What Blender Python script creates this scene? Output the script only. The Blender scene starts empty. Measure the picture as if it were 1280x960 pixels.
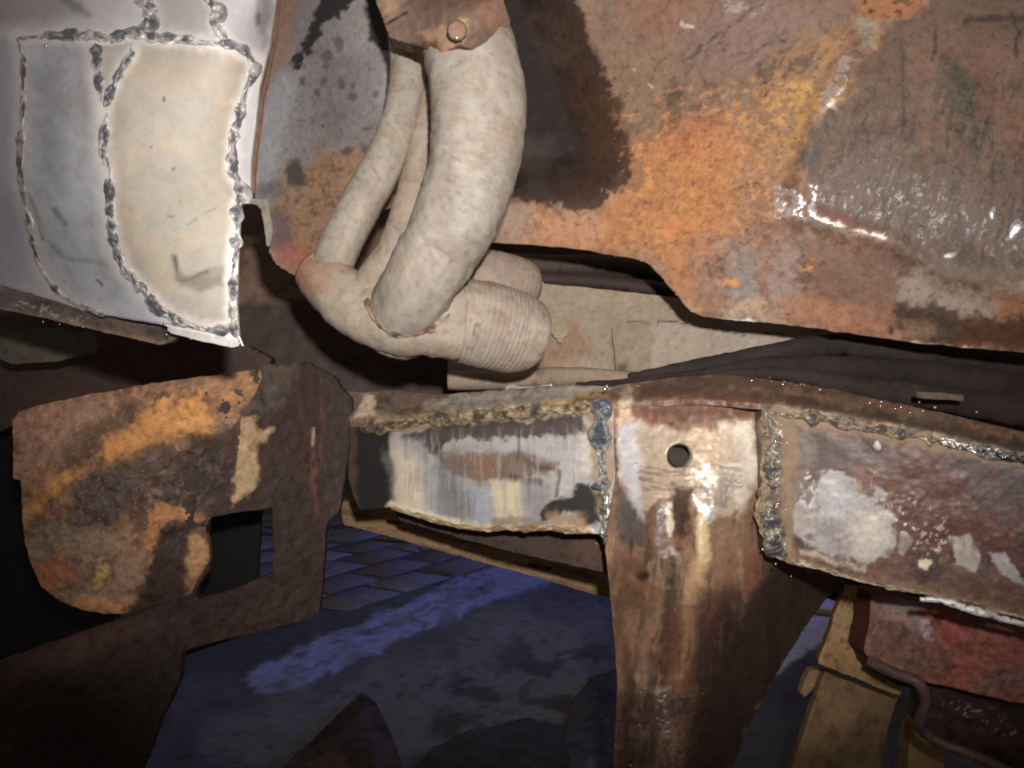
import bpy, math, random
import numpy as np
from mathutils import Vector

sc = bpy.context.scene
COL = sc.collection
# ------------------------------------------------------------------ camera / world / lights
F, CX, CY, H = 1108.0, 640.0, 480.0, 0.50       # photo focal length in px, principal point, camera height in m
cam_d = bpy.data.cameras.new('camera'); cam = bpy.data.objects.new('camera', cam_d); COL.objects.link(cam)
cam.location = (0, 0, H); cam.rotation_euler = (math.radians(90), 0, 0)
cam_d.sensor_width = 36.0; cam_d.lens = 36.0 * F / 1280.0; cam_d.clip_start = 0.02; cam_d.clip_end = 60
sc.camera = cam
w = bpy.data.worlds.new('World'); sc.world = w; w.use_nodes = True
w.node_tree.nodes['Background'].inputs[0].default_value = (1.0, 0.86, 0.82, 1)
w.node_tree.nodes['Background'].inputs[1].default_value = 0.19

def light(name, kind, loc, target, energy, color, **kw):
    d = bpy.data.lights.new(name, kind); d.energy = energy; d.color = color
    for k, v in kw.items(): setattr(d, k, v)
    o = bpy.data.objects.new(name, d); COL.objects.link(o); o.location = loc
    o.rotation_euler = (Vector(target) - Vector(loc)).to_track_quat('-Z', 'Y').to_euler()
    return o
light('work_lamp', 'SPOT', (0.035, -0.06, 0.585), (0.05, 0.75, 0.655), 38.0, (1.0, 0.955, 0.93),
      spot_size=math.radians(80), spot_blend=1.0, shadow_soft_size=0.012)
light('daylight_under_car', 'SPOT', (3.0, 3.6, 0.75), (-0.1, 2.3, 0.0), 430.0, (0.22, 0.28, 1.0), spot_size=math.radians(34), spot_blend=0.7, shadow_soft_size=0.25)
sc.view_settings.view_transform = 'Standard'; sc.view_settings.look = 'None'
sc.view_settings.exposure = 0.0; sc.view_settings.gamma = 1.0
sc.cycles.use_denoising = True
sc.cycles.max_bounces = 5
sc.cycles.filter_width = 2.0

# ------------------------------------------------------------------ numeric helpers
def lin(c):
    c = np.asarray(c, float) / 255.0
    return np.where(c <= 0.04045, c / 12.92, ((c + 0.055) / 1.055) ** 2.4)

def P(u, v, Y):
    u = np.asarray(u, float); v = np.asarray(v, float); Y = np.asarray(Y, float) + 0 * u
    return np.stack([(u - CX) / F * Y, Y, H - (v - CY) / F * Y], -1)

def _hash(ix, iy, seed):
    n = (ix.astype(np.int64) * 374761393 + iy.astype(np.int64) * 668265263 + seed * 974634777) & 0x7fffffff
    n = ((n ^ (n >> 13)) * 1274126177) & 0x7fffffff
    n = n ^ (n >> 16)
    return (n & 0xffff) / 32767.5 - 1.0

def vn(x, y, seed=0):
    x0 = np.floor(x); y0 = np.floor(y); fx = x - x0; fy = y - y0
    fx = fx * fx * (3 - 2 * fx); fy = fy * fy * (3 - 2 * fy)
    a = _hash(x0, y0, seed); b = _hash(x0 + 1, y0, seed); c = _hash(x0, y0 + 1, seed); d = _hash(x0 + 1, y0 + 1, seed)
    return (a * (1 - fx) + b * fx) * (1 - fy) + (c * (1 - fx) + d * fx) * fy

def fbm(x, y, octv=4, seed=0):
    s = 0; a = 1.0; t = 0
    for k in range(octv):
        s = s + a * vn(x * 2 ** k + 17.3 * k, y * 2 ** k - 9.1 * k, seed + k); t += a; a *= 0.55
    return s / t * 1.5

def sstep(a, b, x):
    t = np.clip((x - a) / (b - a + 1e-9), 0, 1); return t * t * (3 - 2 * t)

def seg_dist(u, v, pts, closed):
    """nearest point on a polyline: distance and the point itself"""
    pts = np.asarray(pts, float); A = pts if closed else pts[:-1]; B = np.roll(pts, -1, 0) if closed else pts[1:]
    best = np.full(u.shape, 1e18); bx = np.zeros_like(u); by = np.zeros_like(u)
    for (ax, ay), (cx, cy) in zip(A, B):
        dx, dy = cx - ax, cy - ay; L = dx * dx + dy * dy + 1e-12
        t = np.clip(((u - ax) * dx + (v - ay) * dy) / L, 0, 1)
        px = ax + t * dx; py = ay + t * dy; d = (u - px) ** 2 + (v - py) ** 2
        m = d < best; best = np.where(m, d, best); bx = np.where(m, px, bx); by = np.where(m, py, by)
    return np.sqrt(best), bx, by

def inside(u, v, pts):
    pts = np.asarray(pts, float); r = np.zeros(u.shape, bool); n = len(pts)
    for i in range(n):
        x1, y1 = pts[i]; x2, y2 = pts[(i + 1) % n]
        if y1 == y2: continue
        c = ((y1 > v) != (y2 > v)) & (u < (x2 - x1) * (v - y1) / (y2 - y1) + x1); r ^= c
    return r

def tps(ctrl):
    c = np.asarray(ctrl, float); n = len(c); X = c[:, :2] / 300.0
    def k(r2): return np.where(r2 > 1e-12, 0.5 * r2 * np.log(r2 + 1e-30), 0)
    D = ((X[:, None] - X[None]) ** 2).sum(-1); Pm = np.c_[np.ones(n), X]
    A = np.zeros((n + 3, n + 3)); A[:n, :n] = k(D) + 1e-4 * np.eye(n); A[:n, n:] = Pm; A[n:, :n] = Pm.T
    w_ = np.linalg.solve(A, np.r_[c[:, 2], 0, 0, 0])
    def f(u, v):
        u = np.asarray(u, float); v = np.asarray(v, float); x = u / 300; y = v / 300
        r = w_[n] + w_[n + 1] * x + w_[n + 2] * y
        for i in range(n): r = r + w_[i] * k((x - X[i, 0]) ** 2 + (y - X[i, 1]) ** 2)
        return r
    return f

def smooth_path(pts, step):
    """Catmull-Rom through the points (any dimension), resampled about every `step` in the first two coordinates"""
    p = np.asarray(pts, float); p = np.vstack([2 * p[0] - p[1], p, 2 * p[-1] - p[-2]]); out = []
    for i in range(1, len(p) - 2):
        n = max(2, int(np.linalg.norm((p[i + 1] - p[i])[:2]) / step)); t = np.linspace(0, 1, n, endpoint=False)[:, None]
        a, b, c, d = p[i - 1:i + 3]
        out.append(0.5 * (2 * b + (c - a) * t + (2 * a - 5 * b + 4 * c - d) * t ** 2 + (3 * b - a - 3 * c + d) * t ** 3))
    out.append(p[-2][None]); return np.vstack(out)

# ------------------------------------------------------------------ painting wear, rust, soot and some light and shade into surface attributes
class L:
    def __init__(s, shape, col=None, a=1.0, soft=5, jag=6, js=14, r=None, m=None, h=0.0, spk=None, seed=0):
        s.shape, s.col, s.a, s.soft, s.jag, s.js, s.r, s.m, s.h, s.spk, s.seed = shape, col, a, soft, jag, js, r, m, h, spk, seed
    def mask(s, u, v):
        if s.shape is None: mk = np.ones_like(u)
        else:
            if isinstance(s.shape, tuple) and s.shape[0] == 'l':
                d, _, _ = seg_dist(u, v, s.shape[2], False); sd = s.shape[1] - d
            elif isinstance(s.shape, tuple) and s.shape[0] == 'e':
                _, cx, cy, rx, ry, ang = s.shape; t = math.radians(ang); du = u - cx; dv = v - cy
                a = du * math.cos(t) + dv * math.sin(t); b = -du * math.sin(t) + dv * math.cos(t)
                sd = (1 - np.sqrt((a / rx) ** 2 + (b / ry) ** 2)) * min(rx, ry)
            else:
                d, _, _ = seg_dist(u, v, s.shape, True); sd = np.where(inside(u, v, s.shape), d, -d)
            sd = sd + s.jag * fbm(u / s.js, v / s.js, 4, 50 + s.seed)
            mk = sstep(-s.soft, s.soft, sd)
        if s.spk:
            sx, sy, thr, wd = s.spk[:4]; ang = math.radians(s.spk[4]) if len(s.spk) > 4 else 0
            x = u * math.cos(ang) + v * math.sin(ang); y = -u * math.sin(ang) + v * math.cos(ang)
            mk = mk * sstep(thr, thr + wd, fbm(x / sx, y / sy, 3, 90 + s.seed))
        return mk * s.a

def paint(u, v, base, layers, br=0.7, bm=0.0, grain=0.10, mottle=0.12, seed=0, warp=0.0):
    n = u.size; col = np.tile(lin(base), (n, 1)); rg = np.full(n, br); mt = np.full(n, bm); h = np.zeros(n)
    big = fbm(u / 45, v / 45, 4, seed + 3); u0, v0 = u, v
    u = u0 + warp * (4.5 * fbm(u0 / 26, v0 / 26, 3, seed + 61) + 1.6 * fbm(u0 / 6, v0 / 6, 2, seed + 62))
    v = v0 + warp * (4.5 * fbm(u0 / 26, v0 / 26, 3, seed + 63) + 1.6 * fbm(u0 / 6, v0 / 6, 2, seed + 64))
    col *= (1 + mottle * big)[:, None]
    for i, l in enumerate(layers):
        l.seed = l.seed or (i * 7 + seed)
        mk = l.mask(u, v)
        if l.col is not None: col = col * (1 - mk[:, None]) + lin(l.col) * mk[:, None]
        if l.r is not None: rg = rg * (1 - mk) + l.r * mk
        if l.m is not None: mt = mt * (1 - mk) + l.m * mk
        h += l.h * mk
    col *= np.clip(1 + grain * fbm(u / 3.2, v / 3.2, 2, seed + 5) + grain * 0.8 * fbm(u / 9, v / 9, 3, seed + 8), 0.2, 2)[:, None]
    lum = (col @ np.array([0.2126, 0.7152, 0.0722]))[:, None]; col = lum + (col - lum) * 0.84
    return np.clip(col, 0.001, 0.92), rg, mt, h

# ------------------------------------------------------------------ materials
def make_mat(name, bs=900.0, bd=0.0004, var=0.25, rvar=0.12, spec=0.5, strength=0.6, stretch=None, flake=None):
    m = bpy.data.materials.new(name); m.use_nodes = True; nt = m.node_tree; N = nt.nodes; K = nt.links
    b = N['Principled BSDF']; b.inputs['Specular IOR Level'].default_value = spec
    ca = N.new('ShaderNodeAttribute'); ca.attribute_name = 'Col'
    pa = N.new('ShaderNodeAttribute'); pa.attribute_name = 'Prm'
    sp = N.new('ShaderNodeSeparateColor'); K.new(pa.outputs['Color'], sp.inputs[0])
    tc = N.new('ShaderNodeTexCoord'); src = tc.outputs['Object']
    if stretch:
        mp = N.new('ShaderNodeMapping'); mp.inputs['Scale'].default_value = stretch[:3]; mp.inputs['Rotation'].default_value = (0, stretch[3], 0)
        K.new(src, mp.inputs[0]); src = mp.outputs[0]
    n1 = N.new('ShaderNodeTexNoise'); n1.inputs['Scale'].default_value = bs; n1.inputs['Detail'].default_value = 4; n1.inputs['Roughness'].default_value = 0.65
    n2 = N.new('ShaderNodeTexNoise'); n2.inputs['Scale'].default_value = bs * 0.23; n2.inputs['Detail'].default_value = 6; n2.inputs['Roughness'].default_value = 0.7
    K.new(src, n1.inputs['Vector']); K.new(src, n2.inputs['Vector'])
    mr = N.new('ShaderNodeMapRange'); K.new(n2.outputs['Fac'], mr.inputs[0])
    mr.inputs[1].default_value = 0.3; mr.inputs[2].default_value = 0.7; mr.inputs[3].default_value = 1 - var; mr.inputs[4].default_value = 1 + var
    mx = N.new('ShaderNodeVectorMath'); mx.operation = 'SCALE'; K.new(ca.outputs['Color'], mx.inputs[0]); K.new(mr.outputs[0], mx.inputs['Scale'])
    if flake:      # pits darker and flakes paler than the coat, following the same relief as the bump
        cr = N.new('ShaderNodeValToRGB'); K.new(n2.outputs['Fac'], cr.inputs[0]); el = cr.color_ramp.elements
        el[0].position = 0.34; el[0].color = (*flake[0], 1); el[1].position = 0.70; el[1].color = (*flake[1], 1)
        e_ = el.new(0.46); e_.color = (1, 1, 1, 1); e_ = el.new(0.60); e_.color = (1, 1, 1, 1)
        mm = N.new('ShaderNodeVectorMath'); mm.operation = 'MULTIPLY'; K.new(mx.outputs[0], mm.inputs[0]); K.new(cr.outputs[0], mm.inputs[1]); mx = mm
    K.new(mx.outputs[0], b.inputs['Base Color'])
    rm = N.new('ShaderNodeMapRange'); K.new(n2.outputs['Fac'], rm.inputs[0])
    rm.inputs[1].default_value = 0.3; rm.inputs[2].default_value = 0.7; rm.inputs[3].default_value = -rvar; rm.inputs[4].default_value = rvar
    ad = N.new('ShaderNodeMath'); ad.operation = 'ADD'; ad.use_clamp = True; K.new(sp.outputs[0], ad.inputs[0]); K.new(rm.outputs[0], ad.inputs[1])
    K.new(ad.outputs[0], b.inputs['Roughness']); K.new(sp.outputs[1], b.inputs['Metallic'])
    am = N.new('ShaderNodeMath'); am.operation = 'ADD'; K.new(n1.outputs['Fac'], am.inputs[0]); K.new(n2.outputs['Fac'], am.inputs[1])
    bp = N.new('ShaderNodeBump'); bp.inputs['Strength'].default_value = strength; bp.inputs['Distance'].default_value = bd
    K.new(am.outputs[0], bp.inputs['Height']); K.new(bp.outputs[0], b.inputs['Normal'])
    return m
M_STEEL = make_mat('bare_steel', 400, 0.00008, 0.05, 0.06, 0.5, 0.4)
M_BRUSH = make_mat('ground_steel', 420, 0.00010, 0.10, 0.1, 0.35, 0.35, (0.25, 1, 1.6, 0.25))
M_RUST = make_mat('rusty_steel', 620, 0.0005, 0.14, 0.12, 0.4, 0.6, flake=((.80, .75, .72), (1.14, 1.10, 1.04)))
M_DARK = make_mat('oily_dark_steel', 450, 0.0004, 0.2, 0.12, 0.35, 0.6, flake=((.7, .66, .65), (1.35, 1.2, 1.1)))
M_DUST = make_mat('dusty_casting', 700, 0.0004, 0.10, 0.05, 0.2, 0.55, flake=((.88, .85, .81), (1.05, 1.04, 1.01)))
M_PAINT = make_mat('scorched_paint', 520, 0.0002, 0.10, 0.08, 0.4, 0.5)
M_WELD = make_mat('weld_metal', 700, 0.0002, 0.25, 0.12, 0.5, 0.5)
M_WOOD = make_mat('weathered_wood', 260, 0.0010, 0.35, 0.05, 0.2, 0.7, (0.2, 1, 2.5, -0.3))
M_FLOOR = make_mat('worn_concrete', 200, 0.0004, 0.20, 0.10, 0.2, 0.4)
M_CLOTH = make_mat('oily_cloth', 1600, 0.0005, 0.2, 0.05, 0.1, 0.6)
M_RUBBER = make_mat('black_rubber', 500, 0.0006, 0.25, 0.1, 0.4, 0.6)

# ------------------------------------------------------------------ mesh builders
def thing(name, label, cat, loc, group=None):
    o = bpy.data.objects.new(name, None); COL.objects.link(o); o.location = loc; o.empty_display_size = 0.05
    o['label'] = label; o['category'] = cat
    if group: o['group'] = group
    return o

def link_mesh(name, co, faces_quads, mat, parent, col, rg, mt, tris=None, smooth=True, kind=None, label=None):
    me = bpy.data.meshes.new(name); co = np.asarray(co, float).copy()
    if parent is not None: co -= np.array(world_loc(parent))
    nq = 0 if faces_quads is None else len(faces_quads); ntr = 0 if tris is None else len(tris)
    me.vertices.add(len(co)); me.vertices.foreach_set('co', co.astype(np.float32).ravel())
    idx = []
    if nq: idx.append(np.asarray(faces_quads).ravel())
    if ntr: idx.append(np.asarray(tris).ravel())
    idx = np.concatenate(idx).astype(np.int32)
    me.loops.add(len(idx)); me.loops.foreach_set('vertex_index', idx)
    st = np.concatenate([np.arange(nq) * 4, nq * 4 + np.arange(ntr) * 3]).astype(np.int32)
    me.polygons.add(nq + ntr); me.polygons.foreach_set('loop_start', st)
    me.update(calc_edges=True); me.validate()
    if smooth: me.polygons.foreach_set('use_smooth', np.ones(len(me.polygons), bool))
    n = len(co)
    a = me.color_attributes.new('Col', 'FLOAT_COLOR', 'POINT'); a.data.foreach_set('color', np.c_[col, np.ones(n)].astype(np.float32).ravel())
    a = me.color_attributes.new('Prm', 'FLOAT_COLOR', 'POINT'); a.data.foreach_set('color', np.c_[rg, mt, np.zeros(n), np.ones(n)].astype(np.float32).ravel())
    me.materials.append(mat)
    o = bpy.data.objects.new(name, me); COL.objects.link(o)
    if parent is not None: o.parent = parent
    if kind: o['kind'] = kind
    if label: o['label'] = label
    return o

def world_loc(o):
    l = Vector((0, 0, 0))
    while o is not None: l += o.location; o = o.parent
    return l

def jag_poly(poly, amp, step, scale, seed):
    p = np.asarray(poly, float); out = []
    for i in range(len(p)):
        a, b = p[i], p[(i + 1) % len(p)]; n = max(1, int(np.linalg.norm(b - a) / step))
        for k in range(n): out.append(a + (b - a) * k / n)
    out = np.array(out)
    if amp: out = out + amp * np.stack([fbm(out[:, 0] / scale, out[:, 1] / scale, 3, seed), fbm(out[:, 0] / scale, out[:, 1] / scale, 3, seed + 31)], -1)
    return out

def sheet(name, poly, depth, mat, parent, base, layers=(), cell=2.5, thick=0.0015, jag=0.8, jscale=12, holes=(), relief=0.0003,
          rscale=10, br=0.7, bm=0.0, grain=0.10, mottle=0.12, seed=0, label=None, kind=None, edge=None, warp=0.0):
    bnd = jag_poly(poly, jag, max(cell * 2, 5), jscale, seed + 11); hb = [jag_poly(h, jag, max(cell * 2, 5), jscale, seed + 12) for h in holes]
    lo = bnd.min(0) - cell; hi = bnd.max(0) + cell
    us = np.arange(lo[0], hi[0] + cell, cell); vs = np.arange(lo[1], hi[1] + cell, cell)
    U, V = np.meshgrid(us, vs); nu, nv_ = len(us), len(vs); u = U.ravel(); v = V.ravel()
    d, bx, by = seg_dist(u, v, bnd, True); ins = inside(u, v, bnd); sd = np.where(ins, d, -d)
    for hbp in hb:
        d2, hx, hy = seg_dist(u, v, hbp, True); i2 = inside(u, v, hbp); s2 = np.where(i2, -d2, d2)
        m = s2 < sd; sd = np.where(m, s2, sd); mm = np.abs(s2) < np.abs(d); bx = np.where(mm, hx, bx); by = np.where(mm, hy, by); d = np.minimum(d, d2)
    sn = d < 0.6 * cell; u = np.where(sn, bx, u); v = np.where(sn, by, v); sd = np.where(sn, 0, sd)
    I, J = np.meshgrid(np.arange(nv_ - 1), np.arange(nu - 1), indexing='ij'); a = (I * nu + J).ravel()
    q = np.stack([a + nu, a + nu + 1, a + 1, a], -1)
    q = q[sd[q].mean(1) > 1e-6]
    use = np.unique(q); mp = np.full(len(u), -1); mp[use] = np.arange(len(use)); q = mp[q]; u = u[use]; v = v[use]; n = len(u)
    col, rg, mt, h = paint(u, v, base, list(layers), br, bm, grain, mottle, seed, warp)
    Y = depth(u, v) + 0 * u
    co = P(u, v, Y - h - relief * fbm(u / rscale, v / rscale, 4, seed + 70))
    # edges used once -> rim
    e = np.concatenate([q[:, [0, 1]], q[:, [1, 2]], q[:, [2, 3]], q[:, [3, 0]]]); key = np.sort(e, 1); kk = key[:, 0] * n + key[:, 1]
    _, inv, cnt = np.unique(kk, return_inverse=True, return_counts=True); e = e[cnt[inv] == 1]
    back = co + np.array([0, thick, 0]); rim = np.stack([e[:, 1], e[:, 0], e[:, 0] + n, e[:, 1] + n], -1)
    # rim gets its own vertices so its shading stays crisp
    ev = np.unique(e); rm = np.full(n, -1); rm[ev] = np.arange(len(ev)); k = len(ev)
    allco = np.concatenate([co, back, co[ev], back[ev]])
    rimq = np.stack([2 * n + rm[e[:, 1]], 2 * n + rm[e[:, 0]], 2 * n + k + rm[e[:, 0]], 2 * n + k + rm[e[:, 1]]], -1)
    qb = q[:, ::-1] + n
    ecol = col[ev] * 0.8 if edge is None else np.tile(lin(edge), (k, 1))
    C = np.concatenate([col, col, ecol, ecol]); R = np.concatenate([rg, rg, rg[ev], rg[ev]]); Mt = np.concatenate([mt, mt, mt[ev], mt[ev]])
    return link_mesh(name, allco, np.concatenate([q, qb, rimq]), mat, parent, C, R, Mt, kind=kind, label=label)

def tube(name, pts, mat, parent, base, nseg=28, step=4.0, layers_fn=None, br=0.85, bm=0.0, mod=None, squash=1.0, rel=0.0004, seed=0,
         grain=0.08, mottle=0.10, cap=True, label=None, specks=0.0, speckcol=(70, 55, 42)):
    """pts: (u, v, Y, radius_px) centre line of a round pipe, each point at its own distance"""
    p = smooth_path(pts, step); c = P(p[:, 0], p[:, 1], p[:, 2]); r = p[:, 3] * p[:, 2] / F
    t = np.gradient(c, axis=0); t /= np.linalg.norm(t, axis=1)[:, None]
    up = np.array([0, -1.0, 0]); s = np.cross(t, up); s /= np.linalg.norm(s, axis=1)[:, None] + 1e-9; f = np.cross(s, t)
    L_ = np.r_[0, np.cumsum(np.linalg.norm(np.diff(p[:, :2], axis=0), axis=1))]
    th = np.linspace(0, 2 * np.pi, nseg, endpoint=False); m = len(p)
    A = th[None, :] + 0 * L_[:, None]; S = L_[:, None] + 0 * A
    rad = r[:, None] + 0 * A
    xx = S.ravel(); yy = (np.abs(np.mod(A + np.pi, 2 * np.pi) - np.pi) * p[:, 3].mean()).ravel()
    rad = rad + rel * fbm(xx / 14, yy / 14, 4, seed).reshape(A.shape)
    if mod is not None: rad = rad * mod(S, A)
    co = c[:, None] + rad[..., None] * (np.cos(A)[..., None] * s[:, None] + squash * np.sin(A)[..., None] * f[:, None])
    col, rg, mt, h = paint(xx, yy, base, [], br, bm, grain, mottle, seed)
    if specks:
        k = sstep(0.80, 0.92, fbm(xx / 6, yy / 6, 2, seed + 44))[:, None] * specks; col = col * (1 - k) + lin(speckcol) * k
    if layers_fn: col, rg = layers_fn(L_.max(), xx, yy, A.ravel(), col, rg)
    co = co.reshape(-1, 3); I, J = np.meshgrid(np.arange(m - 1), np.arange(nseg), indexing='ij'); J2 = (J + 1) % nseg
    q = np.stack([I * nseg + J, I * nseg + J2, (I + 1) * nseg + J2, (I + 1) * nseg + J], -1).reshape(-1, 4)
    tr = None
    if cap:
        k = len(co); co = np.vstack([co, c[0], c[-1]]); col = np.vstack([col, col[:1], col[-1:]]); rg = np.r_[rg, rg[0], rg[-1]]; mt = np.r_[mt, mt[0], mt[-1]]
        j = np.arange(nseg); j2 = (j + 1) % nseg
        tr = np.concatenate([np.stack([0 * j + k, j2, j], -1), np.stack([0 * j + k + 1, (m - 1) * nseg + j, (m - 1) * nseg + j2], -1)])
    return link_mesh(name, co, q, mat, parent, col, rg, mt, tris=tr, label=label)

def bead(name, pts, depth, r, parent, seed=0, lift=0.0, dark=(92, 90, 92), pale=(180, 174, 168), period=16.0, metal=0.25, rough=0.48, broken=0.0, hgt=0.55, label=None, wav=0.45):
    """a hand-laid weld run on the surface `depth`: a chain of fused lumps of uneven length, width and height"""
    p = smooth_path(pts, 1.3); g = np.gradient(p, axis=0); g /= np.linalg.norm(g, axis=1)[:, None] + 1e-9
    nrm = np.stack([-g[:, 1], g[:, 0]], -1); s = np.r_[0, np.cumsum(np.linalg.norm(np.diff(p, axis=0), axis=1))]; T = s.max()
    rng = np.random.default_rng(seed); ed = [0.0]
    while ed[-1] < T: ed.append(ed[-1] + period * rng.uniform(0.45, 1.7))
    ed = np.array(ed); idx = np.clip(np.searchsorted(ed, s, 'right') - 1, 0, len(ed) - 2); x = 2 * (s - ed[idx]) / (ed[idx + 1] - ed[idx]) - 1
    nl = len(ed); size = rng.uniform(0.65, 1.25, nl); brk = rng.random(nl) < broken; size[brk] = 0.30; tone = rng.uniform(0, 1, nl); off = rng.normal(0, 0.10, nl)
    prof = np.sqrt(np.clip(1 - 0.92 * x ** 2, 0, 1)); k = np.exp(-np.arange(-5, 6) ** 2 / 8.0); k /= k.sum()
    sm = lambda a: np.convolve(np.pad(a, 5, 'edge'), k, 'valid')
    wid = sm(np.maximum(np.where(brk[idx], .42, 0.64), prof * size[idx])); hei = sm(np.maximum(np.where(brk[idx], .2, 0.40), prof * size[idx])); offs = sm(off[idx]); ton = sm(tone[idx]); ripple = 0.5 + 0.5 * np.sin(s * 2 * np.pi / 3.6)
    ns = 15; ph = np.linspace(-1, 1, ns)[None]; S = s[:, None]; W = wid[:, None]; Hh = hei[:, None]
    en = np.clip(np.minimum(S, T - S) / (r * 0.8), 0, 1) ** 0.5
    eL = fbm(S / 9, 0 * S + 1.7, 3, seed + 5); eR = fbm(S / 9, 0 * S + 7.3, 3, seed + 8)
    lat = r * (W * ph * (1 + wav * np.where(ph < 0, eL, eR)) + offs[:, None]) * np.maximum(en, .15)
    u = p[:, 0][:, None] + nrm[:, 0][:, None] * lat + 0.5 * fbm(S / 6, ph * 2, 2, seed + 6); v = p[:, 1][:, None] + nrm[:, 1][:, None] * lat + 0.5 * fbm(S / 6, ph * 2 + 9, 2, seed + 7)
    Y0 = depth(u.ravel(), v.ravel()).reshape(u.shape); q_ = 1 - ph ** 2
    hh = r * hgt * Hh * (q_ ** 0.6) * (1 - 0.22 * q_ * ton[:, None]) + 0.07 * r * ripple[:, None] * q_ + 0.42 * r * fbm(S / 6, ph * 1.6, 3, seed + 12) * q_
    Y = Y0 - np.maximum(hh, -0.1) * en * Y0 / F - lift + 0.0012 * (np.abs(ph) > 0.99)
    co = P(u.ravel(), v.ravel(), Y.ravel())
    c_ = 0.62 - 0.50 * Hh * q_ + 0.5 * (ton[:, None] - 0.5) + 0.65 * fbm(S / 7, ph * 1.4 + 0 * S, 3, seed + 30)
    c_ = np.clip(c_, 0, 1).ravel()[:, None]; col = lin(dark) * (1 - c_) + lin(pale) * c_
    m = len(p); I, J = np.meshgrid(np.arange(m - 1), np.arange(ns - 1), indexing='ij')
    q = np.stack([I * ns + J, I * ns + J + 1, (I + 1) * ns + J + 1, (I + 1) * ns + J], -1).reshape(-1, 4)
    fn = np.cross(co[q[:, 1]] - co[q[:, 0]], co[q[:, 3]] - co[q[:, 0]])
    if fn[:, 1].mean() > 0: q = q[:, ::-1]
    n = len(co)
    return link_mesh(name, co, q, M_WELD, parent, col, np.full(n, rough) + 0.12 * fbm(u.ravel() / 6, v.ravel() / 6, 2, seed), np.full(n, metal), label=label)

def veg(*rows):
    """broad irregular discolouration: (colour, strength, size u, size v, angle, threshold)"""
    return [L(None, c, a, spk=(sx, sy, th, 0.35, an), seed=300 + 13 * i) for i, (c, a, sx, sy, an, th) in enumerate(rows)]
RUSTV = veg(((74, 52, 40), .45, 42, 28, -15, .10), ((190, 128, 72), .35, 26, 18, 20, .22), ((150, 128, 110), .35, 34, 22, -30, .25), ((58, 44, 38), .4, 11, 8, 0, .38), ((206, 150, 92), .3, 9, 6, -20, .42), ((120, 70, 48), .35, 18, 14, 40, .25))

_t = (1 + 5 ** 0.5) / 2
ICO = np.array([(-1, _t, 0), (1, _t, 0), (-1, -_t, 0), (1, -_t, 0), (0, -1, _t), (0, 1, _t), (0, -1, -_t), (0, 1, -_t), (_t, 0, -1), (_t, 0, 1), (-_t, 0, -1), (-_t, 0, 1)]) / math.hypot(1, _t)
ICF = np.array([(0, 11, 5), (0, 5, 1), (0, 1, 7), (0, 7, 10), (0, 10, 11), (1, 5, 9), (5, 11, 4), (11, 10, 2), (10, 7, 6), (7, 1, 8), (3, 9, 4), (3, 4, 2), (3, 2, 6), (3, 6, 8), (3, 8, 9), (4, 9, 5), (2, 4, 11), (6, 2, 10), (8, 6, 7), (9, 8, 1)])
def spatter(parent, spots, depth, seed, col=(205, 200, 190), name='weld_spatter', rough=0.22, metal=0.9):
    """spots: (u, v, spread_u, spread_v, count, r_px); droplets of metal stuck to a surface, one mass"""
    rng = np.random.default_rng(seed); co = []; tr = []; k = 0
    for (u0, v0, su, sv, n, r) in spots:
        for _ in range(n):
            u = u0 + rng.normal() * su; v = v0 + rng.normal() * sv; rr = r * rng.uniform(0.45, 1.2); Y = float(depth(np.array([u]), np.array([v]))[0]); c = P(u, v, Y)
            s = np.array([rng.uniform(0.8, 1.5), 0.6, rng.uniform(0.8, 1.3)]); co.append(c + ICO * s * rr * Y / F); tr.append(ICF + k); k += 12
    co = np.vstack(co); n = len(co)
    return link_mesh(name, co, None, M_WELD, parent, np.tile(lin(col), (n, 1)), np.full(n, rough), np.full(n, metal), tris=np.vstack(tr), kind='stuff')

def rail(n, top, bot): return top + bot[::-1]

from mathutils.bvhtree import BVHTree
def depth_on(objs, fallback):
    """distance of the first surface of `objs` seen from the front at (u, v)"""
    trees = []
    for o in objs:
        me = o.data; off = np.array(world_loc(o)); vs = np.empty(len(me.vertices) * 3, np.float32); me.vertices.foreach_get('co', vs); vs = vs.reshape(-1, 3) + off
        trees.append(BVHTree.FromPolygons([tuple(x) for x in vs], [tuple(p.vertices) for p in me.polygons]))
    org = Vector((0, 0, H))
    def f(u, v):
        u = np.asarray(u, float).ravel(); v = np.asarray(v, float).ravel(); out = np.empty(len(u))
        for i in range(len(u)):
            d = Vector(((u[i] - CX) / F, 1.0, -(v[i] - CY) / F)); best = 1e9
            for t_ in trees:
                h = t_.ray_cast(org, d.normalized())
                if h[0] is not None: best = min(best, h[0].y)
            out[i] = best if best < 1e8 else fallback
        return out
    return f
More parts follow.
